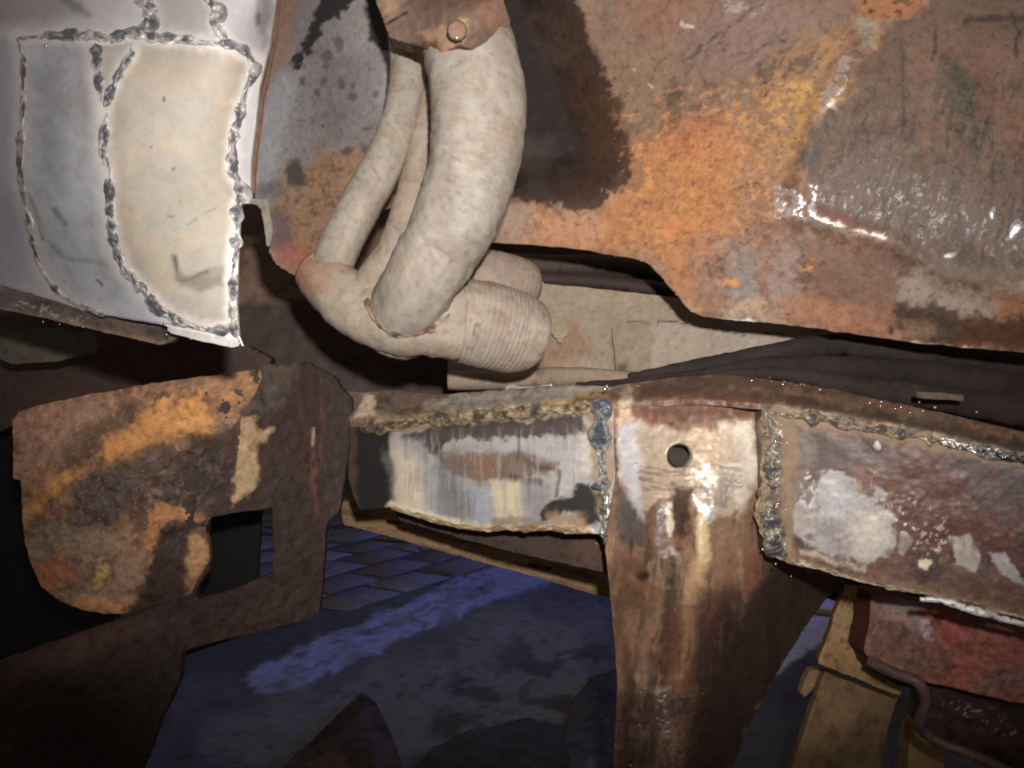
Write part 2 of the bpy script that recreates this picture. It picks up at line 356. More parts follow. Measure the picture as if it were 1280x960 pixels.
# ================================================================== THE SETTING: floor
def floor_build():
    xs = np.r_[-12, -6, -3, np.linspace(-1.6, 1.6, 330), 3, 6, 12]; ys = np.r_[-3, 0, 0.7, 1 + 3.4 * np.linspace(0, 1, 300) ** 1.3, 6, 9, 14]
    X, Yw = np.meshgrid(xs, ys); x = X.ravel(); y = Yw.ravel(); yy = np.maximum(y, 0.55); u = CX + x / yy * F; v = CY + H / yy * F
    lay = [
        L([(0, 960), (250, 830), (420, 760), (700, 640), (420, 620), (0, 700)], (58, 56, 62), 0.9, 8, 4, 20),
        L([(305, 850), (330, 830), (420, 790), (520, 745), (600, 712), (680, 690), (760, 690), (720, 715), (640, 745), (560, 775), (470, 815), (390, 850), (330, 872)], (116, 126, 172), 0.95, 4, 7, 16, r=0.6, h=0.002),  # streak of daylight on the floor, painted as paler blue concrete
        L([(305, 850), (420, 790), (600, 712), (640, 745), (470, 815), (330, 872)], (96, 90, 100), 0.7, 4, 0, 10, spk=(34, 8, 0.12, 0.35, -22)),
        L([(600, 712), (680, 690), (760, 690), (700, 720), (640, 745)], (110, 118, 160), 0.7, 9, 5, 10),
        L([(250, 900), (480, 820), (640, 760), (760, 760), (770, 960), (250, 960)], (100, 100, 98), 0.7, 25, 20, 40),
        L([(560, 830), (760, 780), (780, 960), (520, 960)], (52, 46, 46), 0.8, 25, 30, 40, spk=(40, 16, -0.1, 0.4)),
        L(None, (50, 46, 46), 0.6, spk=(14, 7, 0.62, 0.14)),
        
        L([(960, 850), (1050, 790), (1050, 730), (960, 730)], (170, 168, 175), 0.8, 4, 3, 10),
    ]
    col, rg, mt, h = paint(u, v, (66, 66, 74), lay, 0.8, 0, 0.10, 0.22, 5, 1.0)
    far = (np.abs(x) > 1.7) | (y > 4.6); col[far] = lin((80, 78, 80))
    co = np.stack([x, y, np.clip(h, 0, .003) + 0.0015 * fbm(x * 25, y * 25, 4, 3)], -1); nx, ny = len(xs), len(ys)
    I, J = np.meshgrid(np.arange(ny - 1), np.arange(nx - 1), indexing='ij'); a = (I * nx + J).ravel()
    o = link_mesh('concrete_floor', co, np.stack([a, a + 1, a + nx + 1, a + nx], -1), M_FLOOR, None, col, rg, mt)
    o['kind'] = 'structure'; o['label'] = 'dark worn concrete floor with a painted streak of daylight running away'
    return o
floor = floor_build()
wc = np.array([(-14, 9, -.1), (14, 9, -.1), (14, 9, 6), (-14, 9, 6), (-14, 9.3, -.1), (14, 9.3, -.1), (14, 9.3, 6), (-14, 9.3, 6)], float)
o = link_mesh('garage_wall', wc, np.array([(0, 1, 2, 3), (5, 4, 7, 6), (3, 2, 6, 7)]), M_FLOOR, None, np.tile(lin((52, 48, 48)), (8, 1)), np.full(8, .9), np.zeros(8), smooth=False); o['kind'] = 'structure'; o['label'] = 'dark garage wall far behind the car'

def box_mesh(sx, sy, sz, bev, jit, rng):
    xs = [-sx, -sx + bev, sx - bev, sx]; ys = [-sy, -sy + bev, sy - bev, sy]; co = []; q = []
    for j in range(4):
        for i in range(4):
            ed = i in (0, 3) or j in (0, 3); co.append((xs[i], ys[j], (sz - bev if ed else sz)))
    for j in range(3):
        for i in range(3): a = j * 4 + i; q.append((a, a + 1, a + 5, a + 4))
    ring = [0, 1, 2, 3, 7, 11, 15, 14, 13, 12, 8, 4]; k = len(co)
    for i in ring: co.append((co[i][0], co[i][1], 0))
    for n in range(12): m = (n + 1) % 12; q.append((ring[n], k + n, k + m, ring[m]))
    co = np.array(co, float); co += rng.normal(size=co.shape) * jit * (co[:, 2:3] > 0); return co, np.array(q)
def pavers():
    rng = np.random.default_rng(4); d = np.array([0.507, 0.862]); nrm = np.array([-d[1], d[0]]); variants = []
    for k in range(5):
        co, q = box_mesh(0.094, 0.058, 0.005, 0.004, 0.0015, rng); n = len(co); g = rng.uniform(0.8, 1.25)
        o = link_mesh('paver', co, q, M_FLOOR, floor, np.tile(lin((92, 90, 96)) * g, (n, 1)), np.full(n, 0.75), np.zeros(n), smooth=True); variants.append(o)
    used = set(); org = np.array([-0.30, 2.02])
    for r in range(9):
        for c in range(-4, 9):
            p = org + nrm * (0.075 + 0.139 * r) + d * (0.212 * (c + 0.5 * (r % 2)))
            u = CX + p[0] / p[1] * F; v = CY + H / p[1] * F
            if not (215 < u < 640 and 640 < v < 752): continue
            k = int(rng.integers(5))
            if k in used: o = variants[k].copy(); COL.objects.link(o); o.parent = floor
            else: o = variants[k]; used.add(k)
            o.location = (p[0], p[1], rng.uniform(-0.004, 0.001)); o.rotation_euler = (rng.normal() * 0.01, rng.normal() * 0.01, math.atan2(d[1], d[0]) + rng.normal() * 0.02)
pavers()

# ================================================================== far under-body of the car (seen through the gaps)
t = thing('underbody_panel', 'dim brown underbody sheet behind the exhaust and above the rusty gusset', 'underbody', (-0.05, 1.10, 0.55))
D = tps([(0, 300, 1.06), (0, 520, 1.04), (300, 240, 1.10), (450, 500, 1.08), (760, 300, 1.12), (1280, 300, 1.0), (1280, 560, 0.98), (700, 520, 1.08)])
sheet('floor_pan', [(-60, 240), (420, 210), (900, 250), (1700, 320), (1700, 660), (1000, 540), (700, 560), (420, 530), (330, 470), (-60, 560)], D, M_DARK, t, (118, 92, 72),
      [L([(300, 378), (470, 372), (700, 440), (640, 520), (420, 520), (120, 480), (-60, 520), (-60, 400), (120, 380)], (60, 42, 36), 0.9, 3, 3, 12, r=0.6),  # shadow below the box and pipes, painted dark into the pan
       L([(600, 300), (900, 310), (1300, 400), (1300, 600), (900, 520), (640, 440)], (66, 50, 44), 0.9, 10, 4, 12)], cell=6, thick=0.004, relief=0.002, br=0.8)
D2 = tps([(0, 420, .93), (130, 430, .93), (330, 460, .95), (330, 500, .95), (0, 520, .92)])
sheet('cross_tube', [(-40, 445), (0, 455), (60, 447), (150, 420), (230, 418), (310, 432), (340, 448), (330, 475), (200, 490), (90, 510), (20, 530), (-40, 560)], D2, M_DARK, t, (74, 52, 44), [], cell=4, thick=0.02, relief=0.001)
sheet('stiffener_plate', [(0, 418), (50, 408), (118, 416), (121, 440), (70, 452), (15, 455), (0, 448)], tps([(0, 410, .84), (120, 410, .84), (60, 455, .84)]), M_DARK, t, (98, 92, 74), [], cell=4, thick=0.003, br=0.8)

# gearbox housing and the pale body seam
g = thing('gearbox_housing', 'beige dusty gearbox casing behind the corrugated exhaust sleeve', 'gearbox', (0.13, 0.98, 0.50))
DG = tps([(560, 350, .98), (760, 360, .98), (1040, 400, .92), (640, 470, .98), (780, 475, .96), (900, 440, .94)])
sheet('casing', [(560, 345), (660, 353), (760, 362), (860, 374), (960, 396), (1060, 408), (1050, 425), (940, 440), (870, 455), (800, 475), (740, 478), (560, 474)], DG, M_DUST, g, (166, 148, 124),
      [L([(680, 420), (720, 400), (740, 440), (700, 460), (660, 462)], (150, 112, 86), 0.7, 8, 6, 10), L([(765, 410), (830, 400), (830, 470), (765, 476)], (150, 138, 116), 0.7, 5, 3, 9),
       L([(668, 380), (700, 378), (716, 415), (690, 440)], (158, 134, 106), 0.6, 5, 3, 9)], cell=3, thick=0.01, br=0.9)
DG2 = lambda u, v: DG(u, v) - 0.014
sheet('cover_plate', [(765, 409), (785, 406), (786, 400), (803, 399), (810, 403), (822, 403), (824, 399), (845, 400), (880, 407), (930, 416), (980, 414), (1030, 411), (1060, 412), (1040, 424), (940, 437), (870, 455), (800, 480), (772, 482)], DG2, M_DUST, g, (172, 156, 136),
      [L(('l', 1.2, [(786, 402), (803, 401), (810, 405), (822, 405), (824, 401), (845, 402), (880, 409), (930, 418), (980, 416), (1030, 413)]), (58, 44, 36), .85, 1.2, 1, 6)] +
      [L([(765, 405), (815, 400), (815, 480), (765, 480)], (150, 136, 112), 0.75, 6, 4, 9), L([(770, 455), (782, 455), (780, 478), (770, 478)], (96, 78, 62), 0.8, 4, 3, 9)], cell=2.5, thick=0.004, br=0.9, jag=1.2)
sheet('strut', [(640, 330), (664, 332), (690, 368), (712, 412), (700, 430), (664, 384)], tps([(640, 330, .965), (712, 420, .968), (664, 384, .965)]), M_DUST, g, (164, 147, 120), [], cell=3, thick=0.012, br=0.9, jag=.2)
tube('brake_pipe', [(560, 476, .90, 12), (640, 474, .90, 13), (720, 471, .90, 12), (800, 474, .90, 9)], M_DUST, g, (150, 130, 108), nseg=16, layers_fn=lambda T, x, y, A, c, r: (c * (1 - 0.5 * sstep(0.1, 0.6, fbm(x / 22, y / 22, 3, 4)))[:, None], r))
# two dark tubes in the gap above the gearbox
for k, (pts, colr, lab) in enumerate([
        ([(600, 326, 1.03, 13), (680, 332, 1.03, 14), (760, 333, 1.03, 14), (860, 344, 1.02, 14)], (78, 62, 52), 'dark brown tube uppermost in the gap above the gearbox'),
        ([(600, 349, 1.00, 9), (680, 349, 1.00, 9), (760, 354, 1.00, 10), (880, 370, .99, 10)], (64, 46, 42), 'thinner dark tube lying along the top of the beige gearbox')]):
    o = tube('steel_tube', pts, M_DARK, None, colr, nseg=16, br=0.7); o['label'] = lab; o['category'] = 'tube'; o['group'] = 'dark tubes above the gearbox'

# ================================================================== bulkhead behind the exhaust pipes
b = thing('bulkhead_panel', 'grey scorched steel bulkhead with black soot and tan speckles left of the exhaust pipes', 'bulkhead', (-0.2, 0.86, 0.70))
DB = tps([(320, 0, .70), (320, 230, .71), (340, 320, .735), (430, 0, .86), (430, 150, .86), (420, 330, .835), (540, 60, .90), (540, 350, .90), (360, 150, .765), (370, 260, .775)])
sheet('panel', [(338, -30), (560, -30), (570, 180), (520, 200), (498, 258), (472, 264), (446, 320), (440, 345), (420, 385), (396, 372), (380, 352), (346, 331), (336, 314), (341, 290), (334, 252), (318, 249), (311, 236), (313, 200), (319, 160), (323, 110), (334, 60), (343, 0)], DB, M_PAINT, b, (148, 140, 136),
      [L([(330, 150), (350, 90), (400, 60), (470, 40), (500, 200), (430, 220), (350, 230)], (158, 152, 152), 0.8, 20, 10, 20), L([(322, 130), (350, 90), (372, 100), (356, 190), (340, 235), (312, 235)], (176, 180, 184), .8, 12, 6, 14, r=.45),
       L([(390, 60), (480, 60), (480, 200), (400, 190)], (126, 116, 114), 0.7, 22, 14, 20),
       L([(345, 250), (365, 205), (430, 185), (560, 190), (560, 400), (390, 370), (340, 320)], (164, 124, 86), 0.9, 22, 18, 22, r=0.85),
       L([(345, 250), (430, 185), (560, 190), (560, 400), (390, 370)], (120, 82, 56), 0.7, 12, 8, 12, spk=(7, 7, 0.2, 0.3)),
       L([(336, 290), (372, 300), (396, 330), (398, 372), (346, 331)], (190, 116, 84), 0.75, 12, 8, 12),
       L([(338, 258), (360, 270), (366, 310), (350, 318), (338, 300)], (98, 82, 100), 0.6, 9, 8, 10),
       L([(345, 0), (372, 0), (366, 50), (345, 100), (330, 130), (322, 112), (334, 60)], (176, 120, 88), 0.55, 6, 6, 14),
       L(('e', 370, 218, 13, 17, 10), (78, 70, 68), 0.9, 4, 3, 8),
       L(('e', 338, 235, 12, 12, 0), (90, 80, 82), 0.6, 8, 6, 8),
       L([(372, 60), (388, 36), (412, -30), (575, -30), (500, 10), (480, 16), (470, -5), (440, 2), (424, 22), (405, 30), (404, 46), (392, 62), (380, 70), (374, 86), (362, 82), (364, 72)], (40, 36, 38), 0.97, 2.5, 5, 6, r=0.9),
       L([(455, -10), (485, -10), (492, 60), (476, 66), (462, 48)], (42, 38, 40), 0.95, 3, 4, 7, r=0.9)] +
      [L(('e', x, y, r_, r_ * 1.1, 0), (92, 84, 84), 0.75, 2, 1.6, 5) for x, y, r_ in [(425, 55, 7), (407, 70, 6), (406, 82, 5), (440, 122, 6), (470, 119, 5), (428, 105, 5), (398, 114, 4), (405, 101, 4), (442, 106, 4), (433, 190, 6), (455, 187, 5), (402, 158, 3), (379, 100, 5), (455, 160, 3)]] +
      [L([(370, 40), (500, 40), (500, 240), (360, 320), (340, 260)], (100, 86, 80), 0.45, 14, 8, 12, spk=(5, 5, 0.45, 0.2))],
      cell=2, thick=0.003, jag=0.7, br=0.55, bm=0.05, seed=3, edge=(190, 180, 170), warp=.6)
# folded seam flange between box and bulkhead
sheet('seam_flange', [(318, -30), (352, -30), (346, 40), (338, 80), (330, 118), (325, 160), (320, 200), (318, 240), (311, 240), (310, 200), (312, 150), (317, 100), (328, 50)], lambda u, v: DB(u, v) - 0.035, M_RUST, b, (166, 148, 140),
      [L(('l', 2.5, [(350, -30), (340, 50), (326, 130), (318, 200), (317, 240)]), (180, 126, 84), 0.5, 2, 2, 7, spk=(9, 14, -.1, .3)), L(('l', 2, [(332, -30), (327, 60), (315, 130)]), (92, 72, 70), 0.7, 2, 2, 9)], cell=2, thick=0.004, br=0.5, bm=0.3, edge=(190, 130, 90))
sheet('torn_edge', [(300, 252), (310, 247), (336, 250), (341, 290), (334, 316), (331, 285), (327, 262), (320, 255)], lambda u, v: DB(u, v) - 0.02, M_RUST, b, (196, 186, 172), [], cell=2, thick=0.003, jag=0.8, br=0.45, bm=0.3)

# ================================================================== rusty tunnel panel
p = thing('tunnel_panel', 'large rusty orange and brown panel with wet black paint on its right half', 'body panel', (0.28, 0.78, 0.72))
DT0 = tps([(600, 0, .87), (600, 320, .88), (760, 100, .845), (800, -20, .82), (900, 200, .785), (830, 360, .83), (940, 390, .80), (1040, 60, .745), (1000, 250, .745), (1100, 300, .73), (1290, -20, .70), (1290, 200, .69), (1290, 350, .685), (1290, 450, .73), (1130, 425, .765)])
def DT(u, v):
    u = np.asarray(u, float); v = np.asarray(v, float); y = DT0(u, v)
    d1, _, _ = seg_dist(u, v, [(1075, 60), (1050, 110), (1020, 145), (1000, 235)], False)
    d2, _, _ = seg_dist(u, v, [(960, 272), (1010, 268), (1060, 285), (1120, 305), (1180, 350), (1290, 362)], False)
    y = y - 0.005 * np.exp(-(d1 / 15) ** 2) - 0.005 * np.exp(-(d2 / 14) ** 2)
    d3, _, _ = seg_dist(u, v, [(712, -30), (755, 70), (782, 160), (784, 205), (765, 245), (720, 262), (640, 262)], False)
    ins = inside(u, v, [(560, -60), (705, -60), (755, 70), (782, 160), (784, 205), (765, 245), (720, 262), (560, 262)])
    y = y + np.where(ins, 0.05 * sstep(0, 70, d3), 0)
    return y
pan = [(560, -40), (1600, -40), (1600, 446), (1280, 440), (1200, 434), (1150, 429), (1050, 415), (970, 404), (905, 399), (880, 396), (863, 389), (840, 362), (812, 329), (800, 324), (730, 312), (690, 308), (612, 303), (560, 300)]
rl = RUSTV + [
    L([(700, -40), (1100, -40), (1010, 120), (930, 200), (800, 190), (760, 80)], (134, 106, 86), 0.9, 25, 20, 30),
    L([(780, -40), (930, -40), (860, 40), (790, 40)], (150, 98, 74), 0.7, 25, 16, 25),
    L([(750, 60), (830, 60), (840, 130), (800, 180), (770, 170)], (140, 112, 84), 0.7, 18, 14, 20),
    L([(850, 20), (960, -10), (1040, 20), (960, 90), (880, 80)], (138, 110, 96), 0.7, 18, 14, 20),
    L([(830, 120), (845, 100), (858, 125), (845, 160), (832, 172), (824, 168)], (80, 66, 54), 0.7, 6, 6, 10),
    L([(850, 133), (870, 130), (905, 145), (885, 152)], (96, 76, 70), 0.6, 5, 5, 10),
    L([(650, 255), (740, 262), (785, 225), (790, 190), (850, 150), (905, 140), (960, 180), (955, 240), (940, 300), (890, 350), (850, 360), (812, 326), (700, 305), (640, 300)], (186, 122, 62), 0.90, 34, 14, 26, r=0.85, h=0.001),
    L([(780, 200), (850, 190), (930, 200), (930, 240), (860, 250), (790, 235)], (192, 122, 50), 0.6, 18, 20, 18, spk=(22, 14, -0.25, 0.35)),
    L([(835, 160), (890, 150), (895, 185), (850, 190)], (190, 108, 60), 0.6, 14, 12, 14),
    L([(830, 270), (880, 272), (880, 290), (835, 292)], (206, 122, 56), 0.7, 9, 8, 10),
    L([(670, 270), (740, 258), (760, 285), (740, 306), (660, 300)], (190, 136, 98), 0.8, 12, 8, 14),
    L([(600, 240), (668, 250), (668, 300), (600, 300)], (164, 140, 120), 0.8, 14, 8, 14),
    L([(840, 230), (880, 232), (870, 252), (845, 250)], (128, 96, 66), 0.6, 8, 8, 10, spk=(9, 7, -0.05, 0.3)),
    L([(925, 195), (975, 220), (960, 300), (930, 340), (890, 330), (920, 270)], (150, 114, 92), 0.6, 18, 14, 22),
    L([(860, 300), (980, 280), (1010, 340), (990, 400), (880, 390)], (148, 112, 94), 0.75, 18, 16, 18),
    L([(905, 310), (950, 318), (945, 395), (915, 398), (920, 350)], (142, 134, 126), 0.8, 12, 9, 14),
    L([(915, 375), (960, 372), (962, 400), (905, 398)], (186, 164, 138), 0.8, 8, 6, 9),
    L([(875, 335), (905, 320), (910, 345), (885, 352)], (96, 70, 56), 0.8, 8, 6, 10, spk=(6, 6, -0.05, 0.25), h=-.0008),
    L([(905, 348), (927, 347), (925, 358), (908, 358)], (220, 146, 64), 0.85, 3, 3, 8),
    L([(985, 335), (1025, 322), (1030, 345), (1010, 372), (990, 372)], (96, 70, 50), 0.8, 8, 6, 10, spk=(7, 6, -0.12, 0.2), h=-.0008),
    L([(990, 325), (1020, 322), (1030, 338), (1012, 345)], (210, 140, 70), 0.8, 4, 4, 8, spk=(8, 6, 0, 0.2)),
    L([(850, 375), (1000, 398), (1130, 418), (1060, 380), (960, 385)], (184, 128, 86), 0.6, 12, 12, 16),
    L([(975, 300), (1010, 295), (1000, 330), (970, 400), (960, 390)], (158, 140, 130), 0.6, 12, 10, 14),
    # polished and yellow crease
    L([(930, 120), (1010, 40), (1060, 30), (1068, 60), (1040, 140), (1010, 180), (990, 230), (960, 220), (930, 160)], (150, 112, 74), 0.8, 16, 14, 18),
    L([(955, 110), (1020, 95), (1055, 125), (1010, 150), (1000, 190), (960, 180), (935, 150)], (196, 144, 62), 0.75, 9, 10, 12, spk=(12, 7, -0.1, 0.4, -40)),
    L([(985, 110), (1015, 98), (1020, 115), (988, 126)], (214, 154, 62), 0.6, 6, 7, 9, spk=(7, 6, -.2, .4)),
    L([(940, 90), (1030, 30), (1040, 60), (960, 130)], (92, 72, 68), 0.7, 8, 8, 12, spk=(24, 7, 0.05, 0.25, -38)),
    L([(1062, -40), (1180, -40), (1150, 20), (1110, 28), (1070, 18)], (170, 104, 54), 0.85, 8, 9, 14),
    L([(1070, -10), (1150, -5), (1140, 25), (1075, 22)], (84, 56, 40), 0.8, 6, 6, 12, spk=(9, 7, 0.1, 0.2)),
    L([(1065, 25), (1096, 25), (1092, 60), (1080, 60)], (150, 142, 120), 0.7, 6, 4, 9),
    L([(930, 100), (1050, 30), (1066, 60), (1030, 140), (1000, 200), (950, 210)], (182, 128, 64), .55, 16, 12, 16, spk=(10, 7, .05, .4, -40)),
    # dark wet paint
    L([(1100, 40), (1180, -10), (1600, -40), (1600, 370), (1180, 360), (1130, 330), (1110, 300), (1050, 285), (1015, 268), (1012, 240), (1000, 185), (1030, 140), (1062, 130), (1070, 85), (1095, 55)], (104, 82, 64), 0.93, 9, 7, 10, r=0.58, h=-.0004),
    L([(1130, 30), (1200, 20), (1190, 150), (1150, 160), (1130, 90)], (118, 92, 74), 0.8, 16, 12, 20, r=0.5),
    L([(1230, 60), (1600, 40), (1600, 170), (1250, 180)], (126, 92, 72), 0.8, 18, 12, 22),
    L([(1180, 75), (1230, 90), (1240, 180), (1210, 190), (1185, 120)], (74, 72, 60), 0.8, 12, 10, 14, r=0.4),
    L([(1060, 140), (1180, 170), (1250, 200), (1600, 180), (1600, 350), (1180, 350), (1090, 290), (1010, 230)], (98, 79, 66), 0.7, 24, 14, 24, r=0.56), L([(1010, 190), (1600, 60), (1600, 360), (1130, 330), (1010, 250)], None, .9, 14, 8, 12, r=.18, spk=(3.5, 8, .42, .12, 12)), L([(1030, 130), (1600, 40), (1600, 360), (1130, 330), (1010, 250)], (60, 52, 46), .5, 14, 8, 12, spk=(6, 40, .12, .3, 8)), L([(1030, 130), (1600, 40), (1600, 360), (1130, 330), (1010, 250)], (128, 106, 90), .4, 14, 8, 12, spk=(3, 12, .3, .25, 14)), L([(1130, 40), (1600, 0), (1600, 200), (1150, 200)], (122, 78, 56), .4, 14, 8, 12, spk=(16, 40, .1, .3, 4)),
    L([(1130, 190), (1170, 190), (1180, 290), (1140, 290)], (98, 78, 60), 0.6, 12, 8, 16),
    L([(1200, 20), (1600, 0), (1600, 8), (1205, 28)], (62, 44, 36), 0.8, 3, 2, 12),
    L(('l', 2.0, [(1268, 15), (1272, 35), (1266, 72)]), (52, 42, 38), 0.8, 2, 1.5, 6), L(('l', 1.6, [(1165, 40), (1168, 55), (1166, 72)]), (66, 50, 42), 0.8, 2, 1.5, 6),
    L(('l', 2.4, [(1128, 60), (1126, 100), (1130, 160)]), (66, 58, 48), 0.6, 4, 3, 12), L(('l', 2.2, [(1070, 168), (1140, 170), (1146, 150)]), (70, 60, 54), 0.6, 4, 3, 12),
    L([(1000, 190), (1030, 182), (1030, 195), (1010, 206), (998, 204)], (82, 76, 74), 0.8, 3, 3, 8),
    # red-brown lower facet and bottom right
    L([(1005, 300), (1100, 300), (1140, 335), (1130, 390), (1060, 395), (1020, 350)], (126, 94, 78), 0.85, 14, 10, 18, r=0.6),
    L([(1025, 268), (1060, 266), (1085, 280), (1060, 284)], (120, 66, 48), 0.8, 5, 5, 10),
    L([(1000, 380), (1110, 385), (1115, 425), (1000, 404)], (172, 112, 78), 0.6, 16, 12, 16),
    L([(1120, 345), (1150, 338), (1185, 358), (1600, 362), (1600, 385), (1240, 392), (1190, 400), (1130, 375)], (164, 146, 128), 0.85, 7, 9, 12, r=0.5),
    L([(1240, 368), (1600, 362), (1600, 400), (1250, 395)], (168, 104, 60), 0.75, 9, 8, 12),
    L([(1120, 380), (1170, 378), (1205, 395), (1250, 396), (1600, 392), (1600, 452), (1130, 425), (1115, 410)], (74, 58, 50), 0.85, 6, 9, 10, r=0.3),
    L([(1200, 405), (1600, 405), (1600, 450), (1190, 432)], (104, 60, 40), 0.7, 7, 7, 10, r=0.4),
    L([(1130, 400), (1170, 405), (1160, 425), (1120, 420)], (152, 120, 92), 0.7, 6, 5, 10),
    # bare polished spots, and sharp highlights painted in white
    L([(1062, 62), (1072, 68), (1050, 110), (1044, 135), (1022, 142), (1030, 112), (1050, 84)], (226, 206, 190), 0.85, 3, 4, 8, r=0.28, m=0.75, spk=(11, 6, -0.35, 0.3, 20)),
    L([(968, 234), (982, 236), (1000, 246), (1010, 232), (1020, 232), (1018, 262), (1026, 278), (1050, 287), (1040, 290), (1000, 276), (980, 270), (966, 268)], (236, 222, 212), 0.9, 2.5, 4, 6, r=0.26, m=0.8, h=.0012, spk=(12, 8, -0.55, 0.3)),
    L(('l', 4, [(1020, 278), (1060, 290), (1100, 296)]), (200, 178, 160), 0.8, 3, 4, 6, r=0.3, m=0.6),
    L(('e', 1242, 268, 3.4, 7, 25), (240, 240, 240), 0.95, 1.2, 0.5, 5, r=0.2, m=0.9, h=.001), L(('e', 1268, 288, 5.5, 13, 18), (240, 240, 240), 0.95, 1.5, 1.5, 5, r=0.2, m=0.9, h=.0015), L(('e', 1185, 316, 7, 3, -40), (200, 196, 190), 0.8, 2, 1.5, 5, r=0.25, m=0.8),  # small glints painted as white metal ellipses
    L([(855, 26), (868, 32), (868, 36), (854, 32)], (214, 196, 180), 0.9, 1.5, 1, 5), L([(792, 84), (796, 86), (794, 89)], (220, 200, 180), 0.9, 1.5, 1, 5), L([(815, 102), (820, 106), (817, 109)], (220, 200, 180), 0.9, 1.5, 1, 5),
    L([(900, -5), (960, 5), (955, 22), (910, 15)], (178, 160, 150), 0.6, 5, 4, 9, spk=(9, 4, 0.12, 0.2)),
    L(('l', 1.3, [(960, 2), (915, 32), (880, 56), (858, 72)]), (70, 58, 56), 0.75, 1.5, 1.5, 7), L(('l', 1.2, [(980, 40), (940, 70), (900, 92)]), (84, 66, 60), 0.6, 1.5, 1.5, 7),
    L([(905, 397), (968, 404), (960, 407), (900, 401)], (228, 222, 214), 0.9, 1.5, 1, 6),
    L(('l', 2.0, [(1140, 427), (1180, 432), (1212, 436)]), (206, 188, 170), 0.8, 1.5, 1, 6),
    L([(560, 160), (1000, 100), (1000, 420), (560, 320)], (120, 76, 46), .35, 20, 10, 20, spk=(8, 6, .32, .15), h=-.0007), L([(660, 180), (980, 100), (1000, 420), (640, 320)], (204, 144, 82), .3, 20, 10, 20, spk=(11, 7, .38, .12), h=.0007),
    # dark hollow: shade beside the big pipe painted in black-brown
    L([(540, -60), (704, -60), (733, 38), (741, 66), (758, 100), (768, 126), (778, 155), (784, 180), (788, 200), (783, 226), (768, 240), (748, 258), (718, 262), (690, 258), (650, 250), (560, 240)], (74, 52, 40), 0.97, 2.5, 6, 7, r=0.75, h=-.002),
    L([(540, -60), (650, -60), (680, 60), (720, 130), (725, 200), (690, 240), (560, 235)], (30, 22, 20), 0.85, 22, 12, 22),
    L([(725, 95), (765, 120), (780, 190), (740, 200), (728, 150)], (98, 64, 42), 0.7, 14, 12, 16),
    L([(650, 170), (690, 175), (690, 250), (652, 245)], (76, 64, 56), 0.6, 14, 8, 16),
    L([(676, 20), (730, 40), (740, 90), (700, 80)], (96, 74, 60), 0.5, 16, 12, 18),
    L([(690, 254), (700, 250), (706, 262), (690, 262)], (176, 148, 124), 0.7, 4, 4, 7), L([(752, 238), (770, 236), (768, 252), (750, 254)], (182, 150, 126), 0.6, 4, 5, 6, spk=(5, 5, 0, .2)),
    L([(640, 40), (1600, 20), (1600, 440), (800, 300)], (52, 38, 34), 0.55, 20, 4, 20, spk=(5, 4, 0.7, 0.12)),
    L([(760, 120), (980, 100), (980, 300), (800, 320)], (224, 150, 74), 0.45, 20, 10, 20, spk=(8, 5, 0.38, 0.2, -20)),
]
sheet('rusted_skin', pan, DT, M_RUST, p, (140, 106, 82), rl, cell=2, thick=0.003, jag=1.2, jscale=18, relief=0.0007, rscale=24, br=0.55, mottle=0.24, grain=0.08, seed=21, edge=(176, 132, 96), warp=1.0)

# ================================================================== exhaust manifold
e = thing('exhaust_manifold', 'dusty beige exhaust downpipes joining into a corrugated sleeve', 'exhaust', (-0.05, 0.75, 0.62))
TAN = (162, 153, 139)
def top_brown(T, x, y, A, c, r):
    k = sstep(85, 20, x + 18 * fbm(x / 20, y / 20, 3, 9))[:, None] * 0.8; c = c * (1 - k) + lin((138, 104, 84)) * k
    for colr, a_, sx, sy, th, sd in (((126, 112, 100), .28, 44, 20, .05, 19), ((176, 164, 150), .4, 60, 16, .1, 23), ((140, 112, 88), .15, 22, 14, .25, 29), ((96, 82, 72), .3, 9, 7, .5, 37), ((150, 126, 104), .3, 14, 30, .15, 41)):
        k = sstep(th, th + .3, fbm(x / sx, y / sy, 4, sd))[:, None] * a_; c = c * (1 - k) + lin(colr) * k
    return c, r
pc = [(560, -40, .728, 50), (572, 10, .722, 52), (588, 68, .708, 58), (598, 125, .70, 60), (597, 175, .70, 59), (590, 215, .70, 56), (575, 262, .70, 54), (552, 308, .705, 50), (528, 348, .712, 47), (510, 382, .732, 46), (496, 412, .765, 44)]
tube('downpipe', pc, M_DUST, e, TAN, nseg=48, step=3, layers_fn=top_brown, seed=2, specks=0.2, rel=.0011, label='widest downpipe in front')
pa = [(506, 20, .79, 24), (509, 60, .785, 23), (510, 100, .78, 23), (500, 150, .775, 23), (480, 203, .77, 25), (453, 252, .765, 26), (426, 305, .76, 26), (406, 352, .775, 25)]
tube('downpipe', pa, M_DUST, e, (158, 148, 132), nseg=32, step=3, seed=5, specks=0.35, rel=.0008, layers_fn=lambda T, x, y, A, c, r: top_brown(T, x + 30, y, A, c, r), label='left slender downpipe')
pb = [(540, 90, .79, 14), (537, 120, .785, 15), (530, 175, .775, 18), (520, 222, .765, 20), (510, 268, .755, 22), (494, 312, .745, 22), (466, 352, .745, 22), (446, 388, .755, 20)]
tube('downpipe', pb, M_DUST, e, (158, 140, 122), nseg=28, step=3, seed=8, specks=0.2, rel=.0008, layers_fn=lambda T, x, y, A, c, r: top_brown(T, x + 60, y, A, c, r), label='thin middle downpipe')
